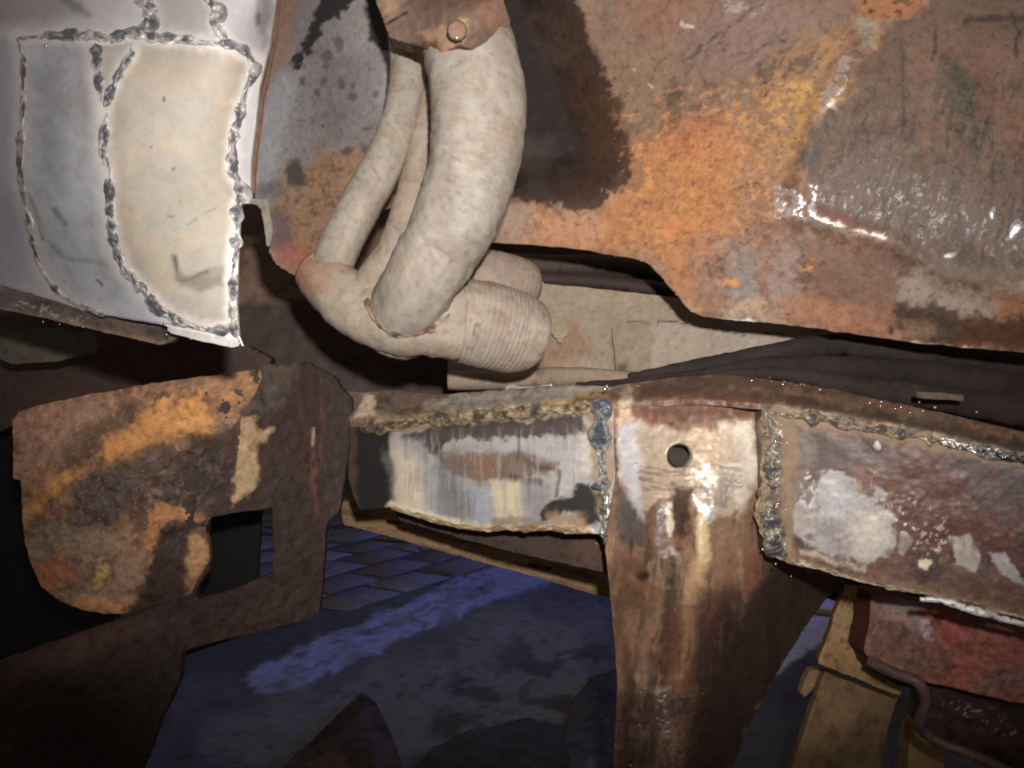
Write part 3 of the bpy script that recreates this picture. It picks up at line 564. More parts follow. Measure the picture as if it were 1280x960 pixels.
# collector bowl
pcol = [(392, 338, .775, 28), (420, 362, .76, 36), (455, 388, .752, 40), (498, 400, .745, 44), (540, 402, .745, 44), (575, 405, .75, 46)]
tube('collector', pcol, M_DUST, e, (164, 150, 130), nseg=40, step=3, seed=11, specks=0.2, rel=0.0013, layers_fn=lambda T, x, y, A, c, r: top_brown(T, x + 90, y, A, (lambda k: c * (1 - k) + lin((164, 112, 84)) * k)(sstep(60, 10, x + 14 * fbm(x / 15, y / 15, 3, 2))[:, None] * 0.75), r))
# lips where the pipes enter the collector
def ring(name, cx, cy, Y, rx, ry, ang, th, colr):
    a = np.linspace(0, 2 * np.pi, 25); t_ = math.radians(ang)
    pts = [(cx + rx * math.cos(q) * math.cos(t_) - ry * math.sin(q) * math.sin(t_), cy + rx * math.cos(q) * math.sin(t_) + ry * math.sin(q) * math.cos(t_), Y - 0.0007 * ry * math.sin(q) , th) for q in a]
    return tube(name, pts, M_DUST, e, colr, nseg=10, step=5, cap=False)
# corrugated sleeve
tube('corrugated_sleeve', [(532, 393, .765, 42), (560, 398, .768, 50), (600, 405, .775, 54), (638, 414, .785, 52), (655, 418, .79, 48), (666, 421, .795, 40), (673, 423, .797, 28), (676, 424, .798, 12)], M_DUST, e, (160, 146, 130), nseg=64, step=0.7, seed=14, rel=0.0005,
     mod=lambda S, A: 1 + (0.008 + .004 * fbm(S / 9, A * 2, 2, 5)) * np.clip(np.sin(2 * np.pi * (S / 5.6 + 0.35 * np.cos(A))), -0.7, 1) * sstep(14, 40, S) * sstep(128, 112, S), specks=0.5,
     layers_fn=lambda T, x, y, A, c, r: top_brown(T, x * .6 + 130, y, A, c, r))
tube('corrugated_sleeve', [(588, 346, .815, 36), (620, 351, .82, 37), (650, 358, .83, 34), (662, 362, .835, 26), (668, 364, .838, 14)], M_DUST, e, (148, 129, 112), nseg=48, step=0.8, seed=15, rel=0.0005,
     mod=lambda S, A: 1 + 0.004 * np.sin(2 * np.pi * S / 6.0), label='smaller sleeve behind')
# cast seams where the pipes are welded into the collector
DE = depth_on([o for o in e.children if o.name.startswith(('downpipe', 'collector', 'corrugated'))], .74)
for q_, (pts, rr) in enumerate([([(459, 372), (465, 394), (480, 412), (502, 421), (524, 418), (544, 407), (562, 392)], 4.6)]):
    bead('weld_seam', pts, DE, rr, e, 90 + q_, period=13, dark=(104, 84, 66), pale=(168, 146, 120), metal=0, rough=.85, hgt=.6, broken=.2)
# cast top flange with its bolt boss
DF = tps([(470, 0, .72), (640, 0, .705), (520, 60, .70), (570, 40, .655), (630, 50, .69), (560, -20, .69), (600, 20, .658)])
sheet('manifold_flange', [(462, -40), (470, 0), (478, 22), (488, 48), (512, 54), (535, 62), (548, 70), (560, 62), (575, 56), (590, 62), (612, 55), (638, 46), (636, 20), (625, -10), (630, -40)], DF, M_DUST, e, (122, 98, 82),
      [L([(470, -10), (500, -5), (498, 18), (484, 26)], (176, 138, 104), 0.8, 6, 4, 8), L([(484, 28), (545, 24), (552, 44), (520, 54), (488, 46)], (128, 104, 86), 0.8, 5, 4, 8),
       L([(500, -10), (620, -40), (610, 8), (540, 12)], (110, 76, 62), 0.8, 8, 6, 12), L([(526, 40), (580, 26), (582, 50), (560, 70), (530, 52)], (188, 144, 106), 0.8, 5, 6, 8),
       L([(515, 55), (545, 52), (550, 66), (530, 66)], (92, 66, 50), 0.8, 4, 3, 7), L([(596, 10), (626, -10), (634, 30), (605, 40)], (164, 116, 92), 0.7, 8, 6, 9),
       L(('l', 1.5, [(484, 30), (500, 20), (508, 16)]), (40, 30, 28), 0.9, 1.2, 1, 5)], cell=2, thick=0.02, jag=1, relief=0.0015, br=0.85)
bo = tube('bolt_head', [(571, 38, .662, 13), (571, 38.5, .648, 13), (571, 38.6, .645, 10)], M_DUST, e, (132, 102, 82), nseg=10, step=0.3); bo.data.shade_flat()
tube('flange_stud', [(571, 47, .655, 3.5), (571, 47.5, .645, 3.5)], M_WELD, bo, (190, 170, 150), nseg=10, step=0.3, br=0.3, bm=0.8)

# ================================================================== welded steel box, top left
r = thing('welded_box', 'bright bare steel box of welded patches with lumpy grey seams', 'steel box', (-0.2, 0.57, 0.62))
DR = tps([(300, 60, .560), (300, 250, .557), (296, 420, .555), (220, 230, .550), (220, 60, .554), (220, 400, .553), (130, 60, .559), (130, 230, .556), (170, 370, .560), (80, 60, .574), (80, 230, .570), (100, 360, .592), (30, 60, .592), (30, 230, .59), (50, 330, .618), (0, 60, .61), (0, 230, .61), (0, 340, .65), (-40, 200, .64), (200, 0, .573), (320, 0, .575), (60, 0, .605), (345, 30, .60), (320, 200, .578)])
WHITE = (222, 215, 206)
def halo(pts, w_=9, a=0.6): return L(('l', w_, pts), WHITE, a, 7, 3, 9, r=0.4)
left_seam = [(20, 48), (28, 72), (29, 110), (28, 140), (25, 168), (25, 205), (29, 242), (38, 288), (50, 332), (66, 358), (84, 374), (112, 388), (132, 394)]
mid_seam = [(119, 54), (122, 82), (124, 108), (130, 134), (131, 160), (128, 186), (134, 214), (136, 240), (138, 282), (146, 312), (156, 336), (176, 360), (196, 382), (218, 398), (240, 408), (266, 412), (288, 414)]
diag_seam = [(168, 64), (156, 80), (146, 97), (139, 115), (130, 134)]
top_seam = [(22, 47), (60, 45), (110, 44), (134, 46), (165, 40), (190, 46), (240, 51), (284, 55), (306, 64), (320, 78)]
right_seam = [(318, 76), (318, 86), (311, 105), (301, 130), (297, 152), (290, 178), (290, 212), (299, 234), (304, 244), (298, 256), (296, 290), (293, 330), (291, 370), (291, 400), (297, 424)]
up1 = [(178, -12), (186, 12), (191, 26), (178, 36), (172, 44)]; up2 = [(252, -12), (266, 6), (272, 16), (268, 30), (284, 52)]
halos = [halo(left_seam, 12, .4), halo(mid_seam, 18, .35), halo(mid_seam), halo(diag_seam), halo(top_seam), halo(right_seam, 11, .7), halo(up1), halo(up2)]
sheet('backing_sheet', [(-260, -40), (352, -40), (343, 10), (336, 60), (324, 110), (319, 160), (314, 200), (313, 236), (306, 250), (300, 258), (299, 290), (297, 330), (296, 380), (299, 428), (292, 433), (240, 420), (200, 405), (150, 397), (110, 390), (60, 376), (0, 358), (-260, 340)], lambda u, v: DR(u, v), M_STEEL, r, (190, 187, 188),
      [L([(-260, 20), (22, 45), (24, 200), (40, 300), (70, 360), (0, 360), (-260, 340)], (170, 168, 182), 0.75, 9, 5, 20), L([(-260, -40), (70, -40), (110, 10), (60, 30), (-260, 40)], (143, 134, 136), 0.7, 14, 8, 20),
       L(('l', 5, [(70, -12), (92, 8), (110, 18)]), (98, 98, 110), 0.6, 5, 3, 12), L([(200, -30), (260, -30), (268, 30), (280, 50), (200, 44)], (171, 161, 153), 0.7, 12, 6, 16),
       L([(322, -40), (352, -40), (340, 30), (332, 60), (322, 40)], (100, 83, 81), 0.6, 9, 6, 12), L(('e', 322, 22, 3, 7, 0), (73, 60, 60), 0.7, 3, 2, 6)] + halos,
      cell=2.5, thick=0.003, jag=0.4, relief=0.0006, rscale=40, br=0.5, bm=0.2, grain=0.03, mottle=0.06, seed=31, edge=(190, 182, 172))
SP = lambda u, v: DR(u, v) - 0.0018
rs = random.Random(5)
def scratches(n, x0, x1, y0, y1, cols, a):
    out = []
    for _ in range(n):
        x, y, t_, l_ = rs.uniform(x0, x1), rs.uniform(y0, y1), rs.gauss(1.2, .7), rs.uniform(8, 34)
        out.append(L(('l', .5, [(x, y), (x + .5 * l_ * math.cos(t_) + 1.5, y + .5 * l_ * math.sin(t_)), (x + l_ * math.cos(t_), y + l_ * math.sin(t_))]), rs.choice(cols), a * rs.uniform(.4, 1), 1.1, .3, 6))
    return out
sheet('side_patch', [(24, 50), (70, 46), (119, 48), (124, 82), (126, 110), (131, 140), (130, 186), (136, 220), (138, 282), (148, 316), (160, 340), (178, 362), (206, 390), (236, 408), (190, 402), (132, 393), (90, 374), (66, 352), (50, 322), (40, 285), (30, 235), (27, 190), (29, 140), (30, 90)], SP, M_STEEL, r, (182, 184, 190),
      [L([(90, 60), (120, 60), (126, 190), (100, 200)], (153, 143, 139), 0.5, 14, 8, 18), L([(40, 90), (80, 70), (80, 240), (50, 240)], (131, 134, 146), 0.6, 16, 8, 20), L([(110, 300), (150, 330), (190, 380), (140, 370)], (139, 143, 146), 0.6, 14, 6, 18),
       L(('l', 1.2, [(36, 242), (44, 268), (54, 300)]), (80, 80, 86), 0.8, 1.2, 1, 8), L(('l', 1.2, [(40, 250), (50, 276)]), (80, 80, 86), 0.8, 1.2, 1, 8), L(('l', 3.5, [(68, 262), (82, 280)]), (100, 100, 103), 0.6, 3, 2, 8),
       L(('l', 3, [(60, 302), (80, 322), (130, 330)]), (123, 123, 126), 0.6, 4, 2, 10), L(('l', 1.6, [(122, 350), (128, 356)]), (71, 71, 73), 0.8, 1, 1, 5)] + scratches(34, 36, 128, 60, 370, [(110, 112, 120), (206, 206, 208), (140, 132, 124)], .45) + [L(None, (150, 144, 136), .35, spk=(30, 12, .2, .4, 60))] + halos,
      cell=2, thick=0.0018, jag=0.5, relief=0.0007, rscale=45, br=0.5, bm=0.2, grain=0.03, mottle=0.05, seed=35)
sheet('end_patch', [(168, 60), (200, 55), (240, 58), (285, 62), (308, 72), (314, 90), (304, 112), (296, 140), (288, 175), (287, 210), (296, 238), (294, 290), (291, 340), (288, 400), (280, 412), (246, 406), (220, 394), (198, 378), (180, 356), (160, 332), (150, 308), (142, 280), (140, 240), (138, 214), (134, 186), (136, 160), (136, 138), (146, 116), (154, 98)], SP, M_STEEL, r, (165, 155, 138),
      [L([(160, 100), (180, 96), (190, 180), (160, 230), (146, 200)], (166, 159, 143), 0.6, 20, 8, 20), L([(230, 70), (290, 80), (280, 110), (220, 100)], (163, 148, 129), 0.5, 18, 8, 18), L([(270, 110), (298, 130), (286, 190), (275, 160)], (179, 156, 131), 0.6, 9, 5, 14),
       L(('e', 212, 285, 26, 20, 0), (159, 159, 146), 0.5, 16, 6, 14),
       L([(216, 320), (222, 320), (226, 340), (236, 346), (262, 334), (280, 331), (278, 356), (250, 366), (228, 360), (218, 352), (219, 340)], (113, 103, 90), 0.8, 4, 3, 8),
       L(('l', 2.2, [(219, 322), (221, 340), (226, 350), (238, 348), (260, 338)]), (91, 83, 75), 0.8, 2, 1.5, 7), L(('l', 1.0, [(235, 281), (250, 270), (272, 258)]), (133, 120, 101), 0.7, 1.5, 1.5, 6),
       L(None, (150, 130, 100), 0.5, spk=(5, 5, 0.85, 0.08)), L(('e', 217, 211, 2.5, 3, 20), (92, 76, 56), 0.9, 1.2, 1, 4), L(('e', 205, 125, 1.6, 3, 0), (91, 80, 66), 0.9, 1, 1, 4), L(('e', 190, 183, 1.6, 2.5, 20), (91, 80, 66), 0.9, 1, 1, 4),
       L(('e', 163, 262, 2, 3.5, 10), (124, 116, 105), 0.8, 1.5, 1, 4), L(('l', 1.2, [(210, 270), (217, 271)]), (116, 103, 86), 0.8, 1, 1, 4)] + scratches(40, 160, 285, 80, 380, [(140, 126, 104), (206, 198, 182), (120, 112, 104)], .40) + [L(None, (150, 140, 124), .35, spk=(34, 22, .15, .4, 30)), L(None, (190, 166, 134), .3, spk=(40, 30, .2, .4))] + [halo(mid_seam, 10, .5), halo(diag_seam), halo(top_seam, 11), halo(right_seam, 10, .6)],
      cell=2, thick=0.0018, jag=0.5, relief=0.0004, rscale=50, br=0.62, bm=0.0, grain=0.03, mottle=0.05, seed=36)
sheet('corner_patch', [(124, 58), (164, 54), (162, 66), (150, 84), (142, 100), (134, 126), (128, 120), (126, 90)], SP, M_STEEL, r, (176, 168, 158), [halo(diag_seam), halo(top_seam)], cell=2, thick=0.0015, jag=0.3, relief=0.0003, br=0.5, bm=0.2, grain=0.03, seed=37)
# heat-marked bottom flange
DFl = tps([(-40, 372, .635), (0, 384, .63), (100, 402, .605), (215, 428, .575), (0, 360, .64), (100, 386, .60), (215, 408, .57), (298, 432, .556)])
sheet('bottom_flange', [(-260, 350), (0, 356), (60, 374), (110, 389), (150, 396), (210, 407), (228, 416), (214, 427), (200, 431), (150, 420), (100, 408), (50, 396), (0, 386), (-260, 378)], lambda u, v: DFl(u, v) - 0.004, M_DARK, r, (112, 92, 82),
      [L([(-260, 345), (60, 372), (120, 390), (60, 386), (-260, 366)], (86, 76, 78), 0.8, 6, 4, 12), L(('l', 2.5, [(-260, 378), (20, 390), (100, 406), (160, 420), (208, 430)]), (158, 126, 96), 0.7, 3, 3, 8), L([(20, 374), (110, 398), (100, 404), (20, 384)], (206, 196, 190), 0.85, 1.5, 2, 5, r=.3, m=.7, spk=(7, 3, 0.18, 0.12)), L([(180, 404), (215, 412), (200, 424), (185, 420)], (74, 62, 58), 0.8, 5, 5, 7)],
      cell=2, thick=0.006, jag=0.8, relief=0.0008, br=0.55, bm=0.2, seed=39)
sheet('flange_strip', [(204, 408), (236, 414), (290, 422), (299, 422), (298, 432), (290, 434), (250, 426), (214, 416)], lambda u, v: DR(u, v) - 0.002, M_STEEL, r, (218, 212, 204), [], cell=2, thick=0.003, jag=0.6, br=0.4, bm=0.3)
BD = lambda u, v: DR(u, v) - 0.0016
SK = dict(dark=(92, 91, 96), pale=(206, 199, 192), hgt=.5, wav=.28, metal=.2, rough=.5)
bead('weld_bead', left_seam, BD, 4.6, r, 1, period=20, broken=0.4, **SK); bead('weld_bead', mid_seam, BD, 8.0, r, 2, period=21, broken=.15, **SK); bead('weld_bead', diag_seam, BD, 7.5, r, 3, period=18, broken=.15, **SK)
bead('weld_bead', top_seam, BD, 7.6, r, 4, period=19, broken=0.25, **SK); bead('weld_bead', right_seam, BD, 8.2, r, 5, period=19, broken=.2, **SK); bead('weld_bead', up1, BD, 11.5, r, 6, period=18, **SK); bead('weld_bead', up2, BD, 8.5, r, 7, period=18, **SK)
spatter(r, [(53, 62, 2, 2, 2, 2.6), (150, 50, 25, 6, 4, 1.8), (60, 384, 40, 4, 6, 1.4), (140, 405, 40, 5, 4, 1.4), (206, 416, 2, 6, 3, 1.6), (296, 428, 4, 3, 3, 1.8)], lambda u, v: np.minimum(DR(u, v), DFl(u, v) - .004) if v[0] > 375 and u[0] < 210 else DR(u, v) - .002, 3, (190, 184, 178))
tube('weld_drip', [(298, 420, .553, 3), (301, 427, .553, 2), (304, 433, .553, 0.8)], M_WELD, r, (210, 205, 200), nseg=8, step=1, br=.3, bm=.7)

# ================================================================== chassis rail with its welded plates and hanging post
c = thing('chassis_rail', 'oily welded chassis rail of bright plates with a drilled post hanging down', 'chassis rail', (0.05, 0.72, 0.44))
DC = tps([(430, 500, .83), (430, 640, .83), (500, 530, .795), (500, 640, .795), (740, 505, .70), (740, 670, .70), (980, 515, .645), (980, 700, .645), (1280, 560, .585), (1280, 780, .585), (860, 560, .672)])
def top(u): return np.interp(u, [430, 545, 640, 720, 765], [520, 520, 512, 508, 502])
TP = tps([(440, 490, .86), (440, 520, .82), (600, 485, .80), (600, 515, .755), (700, 483, .755), (740, 505, .705), (800, 478, .74), (800, 500, .69), (900, 470, .735), (950, 500, .665), (1000, 482, .72), (1000, 510, .645), (1150, 510, .68), (1150, 540, .612), (1290, 542, .64), (1290, 570, .588)])
def TF(u, v):      # the flange folds down on to the plates along its lower edge
    vb = np.interp(u, [430, 480, 540, 620, 700, 765, 800, 880, 950, 1040, 1100, 1200, 1340, 1560], [534, 534, 527, 519, 514, 512, 508, 506, 512, 522, 534, 553, 590, 650]); t_ = sstep(vb - 22, vb - 6, v)
    return TP(u, v) * (1 - t_) + (DC(u, v) - 0.0022) * t_
sheet('top_flange', [(425, 488), (452, 490), (500, 488), (540, 494), (600, 489), (640, 486), (700, 481), (730, 482), (765, 483), (800, 478), (850, 471), (900, 469), (960, 474), (1040, 486), (1100, 500), (1160, 512), (1220, 526), (1560, 606), (1560, 650), (1280, 572), (1200, 553), (1100, 534), (1040, 522), (980, 518), (950, 512), (880, 506), (800, 508), (765, 512), (700, 514), (620, 519), (540, 527), (480, 534), (430, 534)], TF, M_RUST, c, (112, 90, 70),
      veg(((60, 46, 38), .55, 26, 7, 4, .08), ((160, 134, 100), .5, 20, 6, 4, .2), ((120, 66, 42), .35, 24, 9, 4, .2)) + [L([(425, 486), (520, 488), (600, 492), (560, 508), (480, 512), (430, 506)], (120, 100, 82), 0.8, 6, 4, 12), L([(450, 492), (466, 494), (468, 524), (448, 526)], (226, 200, 164), 0.9, 4, 4, 8, r=.4), L([(466, 494), (490, 496), (486, 504), (466, 502)], (74, 60, 54), 0.8, 4, 3, 8),
       L([(560, 496), (640, 489), (720, 482), (765, 484), (730, 500), (640, 508), (560, 514), (530, 512)], (176, 166, 148), 0.85, 4, 5, 8, r=.5), L([(560, 500), (700, 486), (690, 500), (560, 512)], (128, 124, 118), 0.7, 3, 5, 6, spk=(12, 6, 0, .25)),
       L([(680, 503), (755, 495), (757, 500), (690, 508)], (190, 148, 84), 0.8, 2.5, 2, 8), L([(470, 518), (560, 516), (640, 510), (640, 520), (560, 526), (470, 530)], (150, 126, 92), 0.7, 4, 4, 8),
       L([(770, 486), (785, 484), (790, 520), (770, 522)], (200, 172, 142), 0.8, 4, 5, 8), L([(790, 490), (950, 492), (955, 515), (800, 520)], (110, 72, 48), 0.8, 6, 7, 10, r=.4), L([(800, 478), (900, 470), (960, 476), (1050, 490), (1060, 500), (960, 486), (800, 490)], (92, 66, 52), 0.8, 5, 5, 10, r=.4),
       L([(850, 498), (940, 496), (960, 508), (860, 508)], (92, 52, 36), 0.7, 4, 5, 8, r=.35), L([(985, 496), (1340, 566), (1340, 578), (985, 508)], (70, 56, 46), 0.85, 4, 4, 10), L([(1000, 510), (1340, 580), (1340, 590), (1000, 520)], (160, 132, 92), 0.8, 4, 4, 10),
       L([(980, 484), (1160, 514), (1340, 556), (1340, 562), (1160, 522), (980, 492)], (138, 104, 76), 0.6, 4, 4, 9)], cell=2, thick=0.006, jag=.9, relief=0.0011, rscale=14, br=0.6, grain=.16, mottle=.25, seed=51, warp=1.2)
tube('silver_wire_edge', [(632, 486, .783, 2.4), (640, 482.5, .78, 3.6), (650, 485, .775, 1.6), (680, 483, .768, 1.6), (690, 481.5, .764, 2.0)], M_WELD, c, (226, 224, 224), nseg=8, step=2, br=.3, bm=.6)
# left plate
DP = lambda u, v: DC(u, v) - 0.001
sheet('repair_plate', [(432, 532), (480, 530), (540, 524), (600, 519), (690, 512), (772, 503), (780, 540), (780, 600), (770, 668), (735, 666), (690, 660), (640, 661), (600, 662), (560, 655), (520, 645), (488, 634), (450, 638), (436, 600)], DP, M_BRUSH, c, (184, 178, 174),
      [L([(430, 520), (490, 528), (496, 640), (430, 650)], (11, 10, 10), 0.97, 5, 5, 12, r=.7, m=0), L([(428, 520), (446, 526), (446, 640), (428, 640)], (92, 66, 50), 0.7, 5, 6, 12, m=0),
       L([(478, 530), (760, 506), (745, 524), (600, 534), (500, 545)], (126, 104, 74), 0.85, 5, 5, 9, r=.6, m=0), L([(498, 545), (560, 530), (640, 526), (728, 520), (735, 540), (650, 548), (560, 552), (550, 572), (532, 560)], (60, 43, 38), 0.92, 3, 5, 8, r=.5, m=0),
       L([(550, 566), (600, 562), (650, 566), (700, 580), (690, 590), (650, 600), (600, 606), (560, 592), (548, 576)], (112, 90, 72), 0.85, 6, 6, 10, r=.4, m=.1), L([(590, 572), (620, 570), (630, 590), (600, 600)], (150, 102, 74), 0.6, 9, 8, 9), L([(655, 574), (705, 588), (700, 594), (660, 585)], (88, 70, 56), 0.8, 4, 3, 8, r=.4), L([(640, 594), (680, 600), (676, 608), (640, 604)], (70, 54, 48), 0.8, 3, 3, 8),
       L([(494, 560), (516, 556), (526, 600), (540, 652), (496, 642)], (226, 206, 172), 0.8, 12, 2, 20, m=.1), L([(522, 570), (545, 570), (566, 655), (538, 650)], (180, 184, 180), 0.6, 9, 2, 20), L([(546, 580), (572, 600), (580, 658), (556, 652)], (116, 120, 128), 0.65, 9, 2, 20), L([(586, 610), (610, 606), (612, 660), (588, 660)], (172, 182, 196), 0.6, 8, 2, 20), L([(572, 615), (588, 612), (592, 650), (574, 650)], (140, 138, 138), 0.6, 6, 2, 20),
       L([(614, 600), (652, 600), (652, 655), (618, 655)], (212, 194, 152), 0.8, 5, 2, 14, m=.1), L([(654, 600), (690, 606), (680, 645), (660, 648)], (138, 132, 130), 0.7, 8, 2, 14), L([(690, 592), (728, 562), (726, 606), (700, 620)], (196, 188, 178), 0.7, 5, 3, 9), L([(500, 548), (530, 552), (536, 572), (505, 574)], (170, 164, 164), .7, 7, 3, 9),
       L([(494, 545), (740, 535), (740, 660), (494, 640)], (90, 78, 70), .28, 14, 4, 10, spk=(3.5, 60, .2, .5, 0)), L([(494, 545), (740, 535), (740, 660), (494, 640)], (226, 216, 204), .2, 14, 4, 10, spk=(3, 60, .2, .5, 0)),
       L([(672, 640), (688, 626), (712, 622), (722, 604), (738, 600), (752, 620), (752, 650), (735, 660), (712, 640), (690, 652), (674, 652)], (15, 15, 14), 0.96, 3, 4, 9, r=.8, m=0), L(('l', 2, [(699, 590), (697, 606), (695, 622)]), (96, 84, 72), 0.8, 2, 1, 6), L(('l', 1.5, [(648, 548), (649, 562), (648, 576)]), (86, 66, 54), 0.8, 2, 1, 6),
       L(('l', 5, [(488, 632), (520, 644), (560, 654), (600, 661), (640, 660), (690, 660), (735, 665)]), (196, 170, 132), 0.85, 3, 4, 6, r=.5, m=.1, h=.001), L(('l', 3, [(490, 630), (540, 646), (580, 656)]), (236, 220, 190), 0.7, 3, 3, 6), L(('l', 6, [(620, 652), (680, 654)]), (128, 112, 92), 0.7, 4, 4, 7), L([(680, 640), (735, 645), (730, 662), (690, 660)], (170, 132, 88), 0.7, 6, 5, 8),
       L([(735, 515), (768, 505), (768, 600), (750, 640), (738, 600)], (140, 112, 74), 0.8, 6, 6, 9, r=.6, m=0), L(('e', 484, 576, 5, 14, -15), (104, 96, 88), 0.7, 3, 2, 7), L([(724, 545), (738, 540), (740, 590), (730, 590)], (214, 206, 192), 0.6, 4, 5, 5)],
      cell=1.7, thick=0.03, jag=0.9, relief=0.0003, rscale=40, br=0.36, bm=0.30, grain=0.05, mottle=.08, seed=52, warp=.45, edge=(70, 54, 44), label='bright left plate stained brown and blue by heat')
# right plate
sheet('repair_plate', [(952, 512), (1040, 520), (1100, 532), (1200, 551), (1560, 644), (1560, 846), (1280, 774), (1200, 752), (1130, 737), (1080, 728), (1040, 716), (985, 704), (958, 690)], DP, M_BRUSH, c, (94, 64, 50),
      veg(((52, 40, 34), .6, 34, 24, 0, .05), ((120, 72, 48), .4, 20, 16, 0, .2), ((140, 108, 86), .2, 8, 7, 0, .45)) + [L([(990, 540), (1340, 596), (1340, 640), (1200, 620), (1100, 590), (1010, 600)], (76, 64, 56), 0.8, 14, 10, 18, r=.5), L([(1110, 560), (1200, 570), (1300, 640), (1300, 720), (1200, 690), (1120, 670)], (84, 47, 34), 0.8, 20, 14, 20, r=.36), L([(1180, 570), (1340, 600), (1340, 680), (1240, 640)], (58, 48, 45), 0.7, 16, 12, 20, r=.5),
       L([(975, 512), (1100, 528), (1340, 580), (1340, 598), (1100, 548), (996, 530), (992, 700), (978, 700)], (134, 108, 74), 0.85, 6, 6, 10, r=.65, m=0), L([(998, 545), (1020, 560), (1010, 600), (996, 640)], (110, 96, 88), 0.7, 7, 6, 8),
       L([(1032, 585), (1052, 588), (1072, 602), (1089, 606), (1114, 612), (1117, 630), (1117, 683), (1103, 697), (1086, 706), (1055, 697), (1013, 686), (996, 667), (987, 641), (1000, 622), (1021, 607)], (160, 153, 147), 0.92, 3, 5, 6, r=.42, m=.08), L([(1028, 590), (1050, 600), (1060, 640), (1040, 650)], (164, 160, 164), 0.5, 10, 4, 10),
       L([(1050, 648), (1112, 630), (1116, 640), (1060, 662)], (152, 138, 124), 0.6, 4, 3, 8), L([(1060, 582), (1105, 586), (1100, 608), (1075, 602)], (116, 74, 56), 0.7, 6, 6, 7, r=.35),
       L([(1190, 672), (1212, 669), (1226, 692), (1218, 714), (1196, 706)], (164, 156, 142), 0.92, 2.5, 3, 6, r=.5, m=.05), L([(1235, 690), (1255, 693), (1282, 725), (1286, 738), (1245, 716)], (160, 156, 150), 0.92, 2.5, 3, 6, r=.5, m=.05), L([(1124, 664), (1134, 664), (1138, 680), (1130, 694), (1122, 690)], (160, 152, 140), 0.9, 2, 2, 5), L([(1152, 700), (1162, 702), (1158, 714), (1150, 710)], (216, 200, 168), 0.9, 1.5, 1.5, 5),
       L([(1118, 620), (1190, 650), (1200, 700), (1130, 700)], (206, 190, 172), 0.8, 14, 8, 10, r=.3, m=.3, spk=(5, 6, .42, .12)), L([(1000, 588), (1018, 580), (1022, 610), (1010, 650), (1000, 640)], (200, 190, 178), 0.8, 5, 4, 7, spk=(7, 8, .15, .15)), L([(1000, 610), (1030, 600), (1024, 640), (1002, 636)], (90, 72, 62), 0.7, 5, 4, 7, spk=(6, 8, .3, .15)),
       L([(1000, 672), (1020, 668), (1022, 678), (1004, 680)], (84, 76, 70), 0.8, 1.5, 2, 4, spk=(5, 7, 0, .1)), L(('l', 8, [(985, 702), (1040, 716), (1080, 726), (1130, 735), (1200, 750), (1300, 778)]), (128, 100, 72), 0.7, 6, 7, 9, r=.6), L(('l', 3, [(1000, 690), (1050, 704), (1080, 712)]), (196, 170, 144), 0.7, 3, 3, 7),
       L([(1000, 620), (1330, 690), (1330, 780), (1000, 700)], (80, 56, 44), .3, 12, 5, 10, spk=(5, 44, .15, .5, 0)), L([(1120, 560), (1330, 600), (1330, 700), (1120, 690)], (112, 60, 42), .4, 14, 6, 12, spk=(7, 40, .12, .3, 0)), L([(1062, 575), (1120, 595), (1122, 640), (1085, 625), (1064, 600)], (104, 66, 48), .8, 4, 7, 7, r=.32, spk=(7, 14, -.15, .3)), L([(1000, 600), (1060, 640), (1120, 690), (1040, 700), (995, 670)], (128, 112, 100), .5, 12, 8, 12, spk=(26, 9, .05, .4, -18)), L([(1060, 655), (1112, 640), (1114, 684), (1086, 702), (1062, 696)], (192, 184, 164), .6, 8, 4, 9), L(('e', 1097, 557, 5, 5, 0), (176, 172, 170), 0.95, 1.2, .5, 4, h=.0015, r=.4)],
      cell=1.7, thick=0.03, jag=1.0, relief=0.0004, rscale=26, br=0.42, bm=0.05, grain=0.12, mottle=.18, seed=53, warp=.8, edge=(70, 54, 44), label='right plate, rusty red with bare silver patches')
sheet('flange_and_gap_sheet', [(484, 620), (560, 645), (640, 655), (780, 650), (782, 722), (740, 712), (640, 690), (560, 668), (500, 650)], lambda u, v: DC(u, v) + 0.05, M_DARK, c, (70, 54, 44), [L([(715, 660), (780, 660), (780, 720), (720, 705)], (92, 66, 46), .6, 10, 6, 12)], cell=3, thick=0.004, br=.7)
sheet('flange_and_gap_sheet', [(975, 680), (1060, 705), (1340, 770), (1340, 830), (1180, 790), (1100, 768), (1045, 752), (1010, 740)], lambda u, v: 0 * u + .87, M_DARK, c, (44, 34, 30), [], cell=4, thick=.004, br=.8)  # dark sheet added to hide the lit floor under the right plate
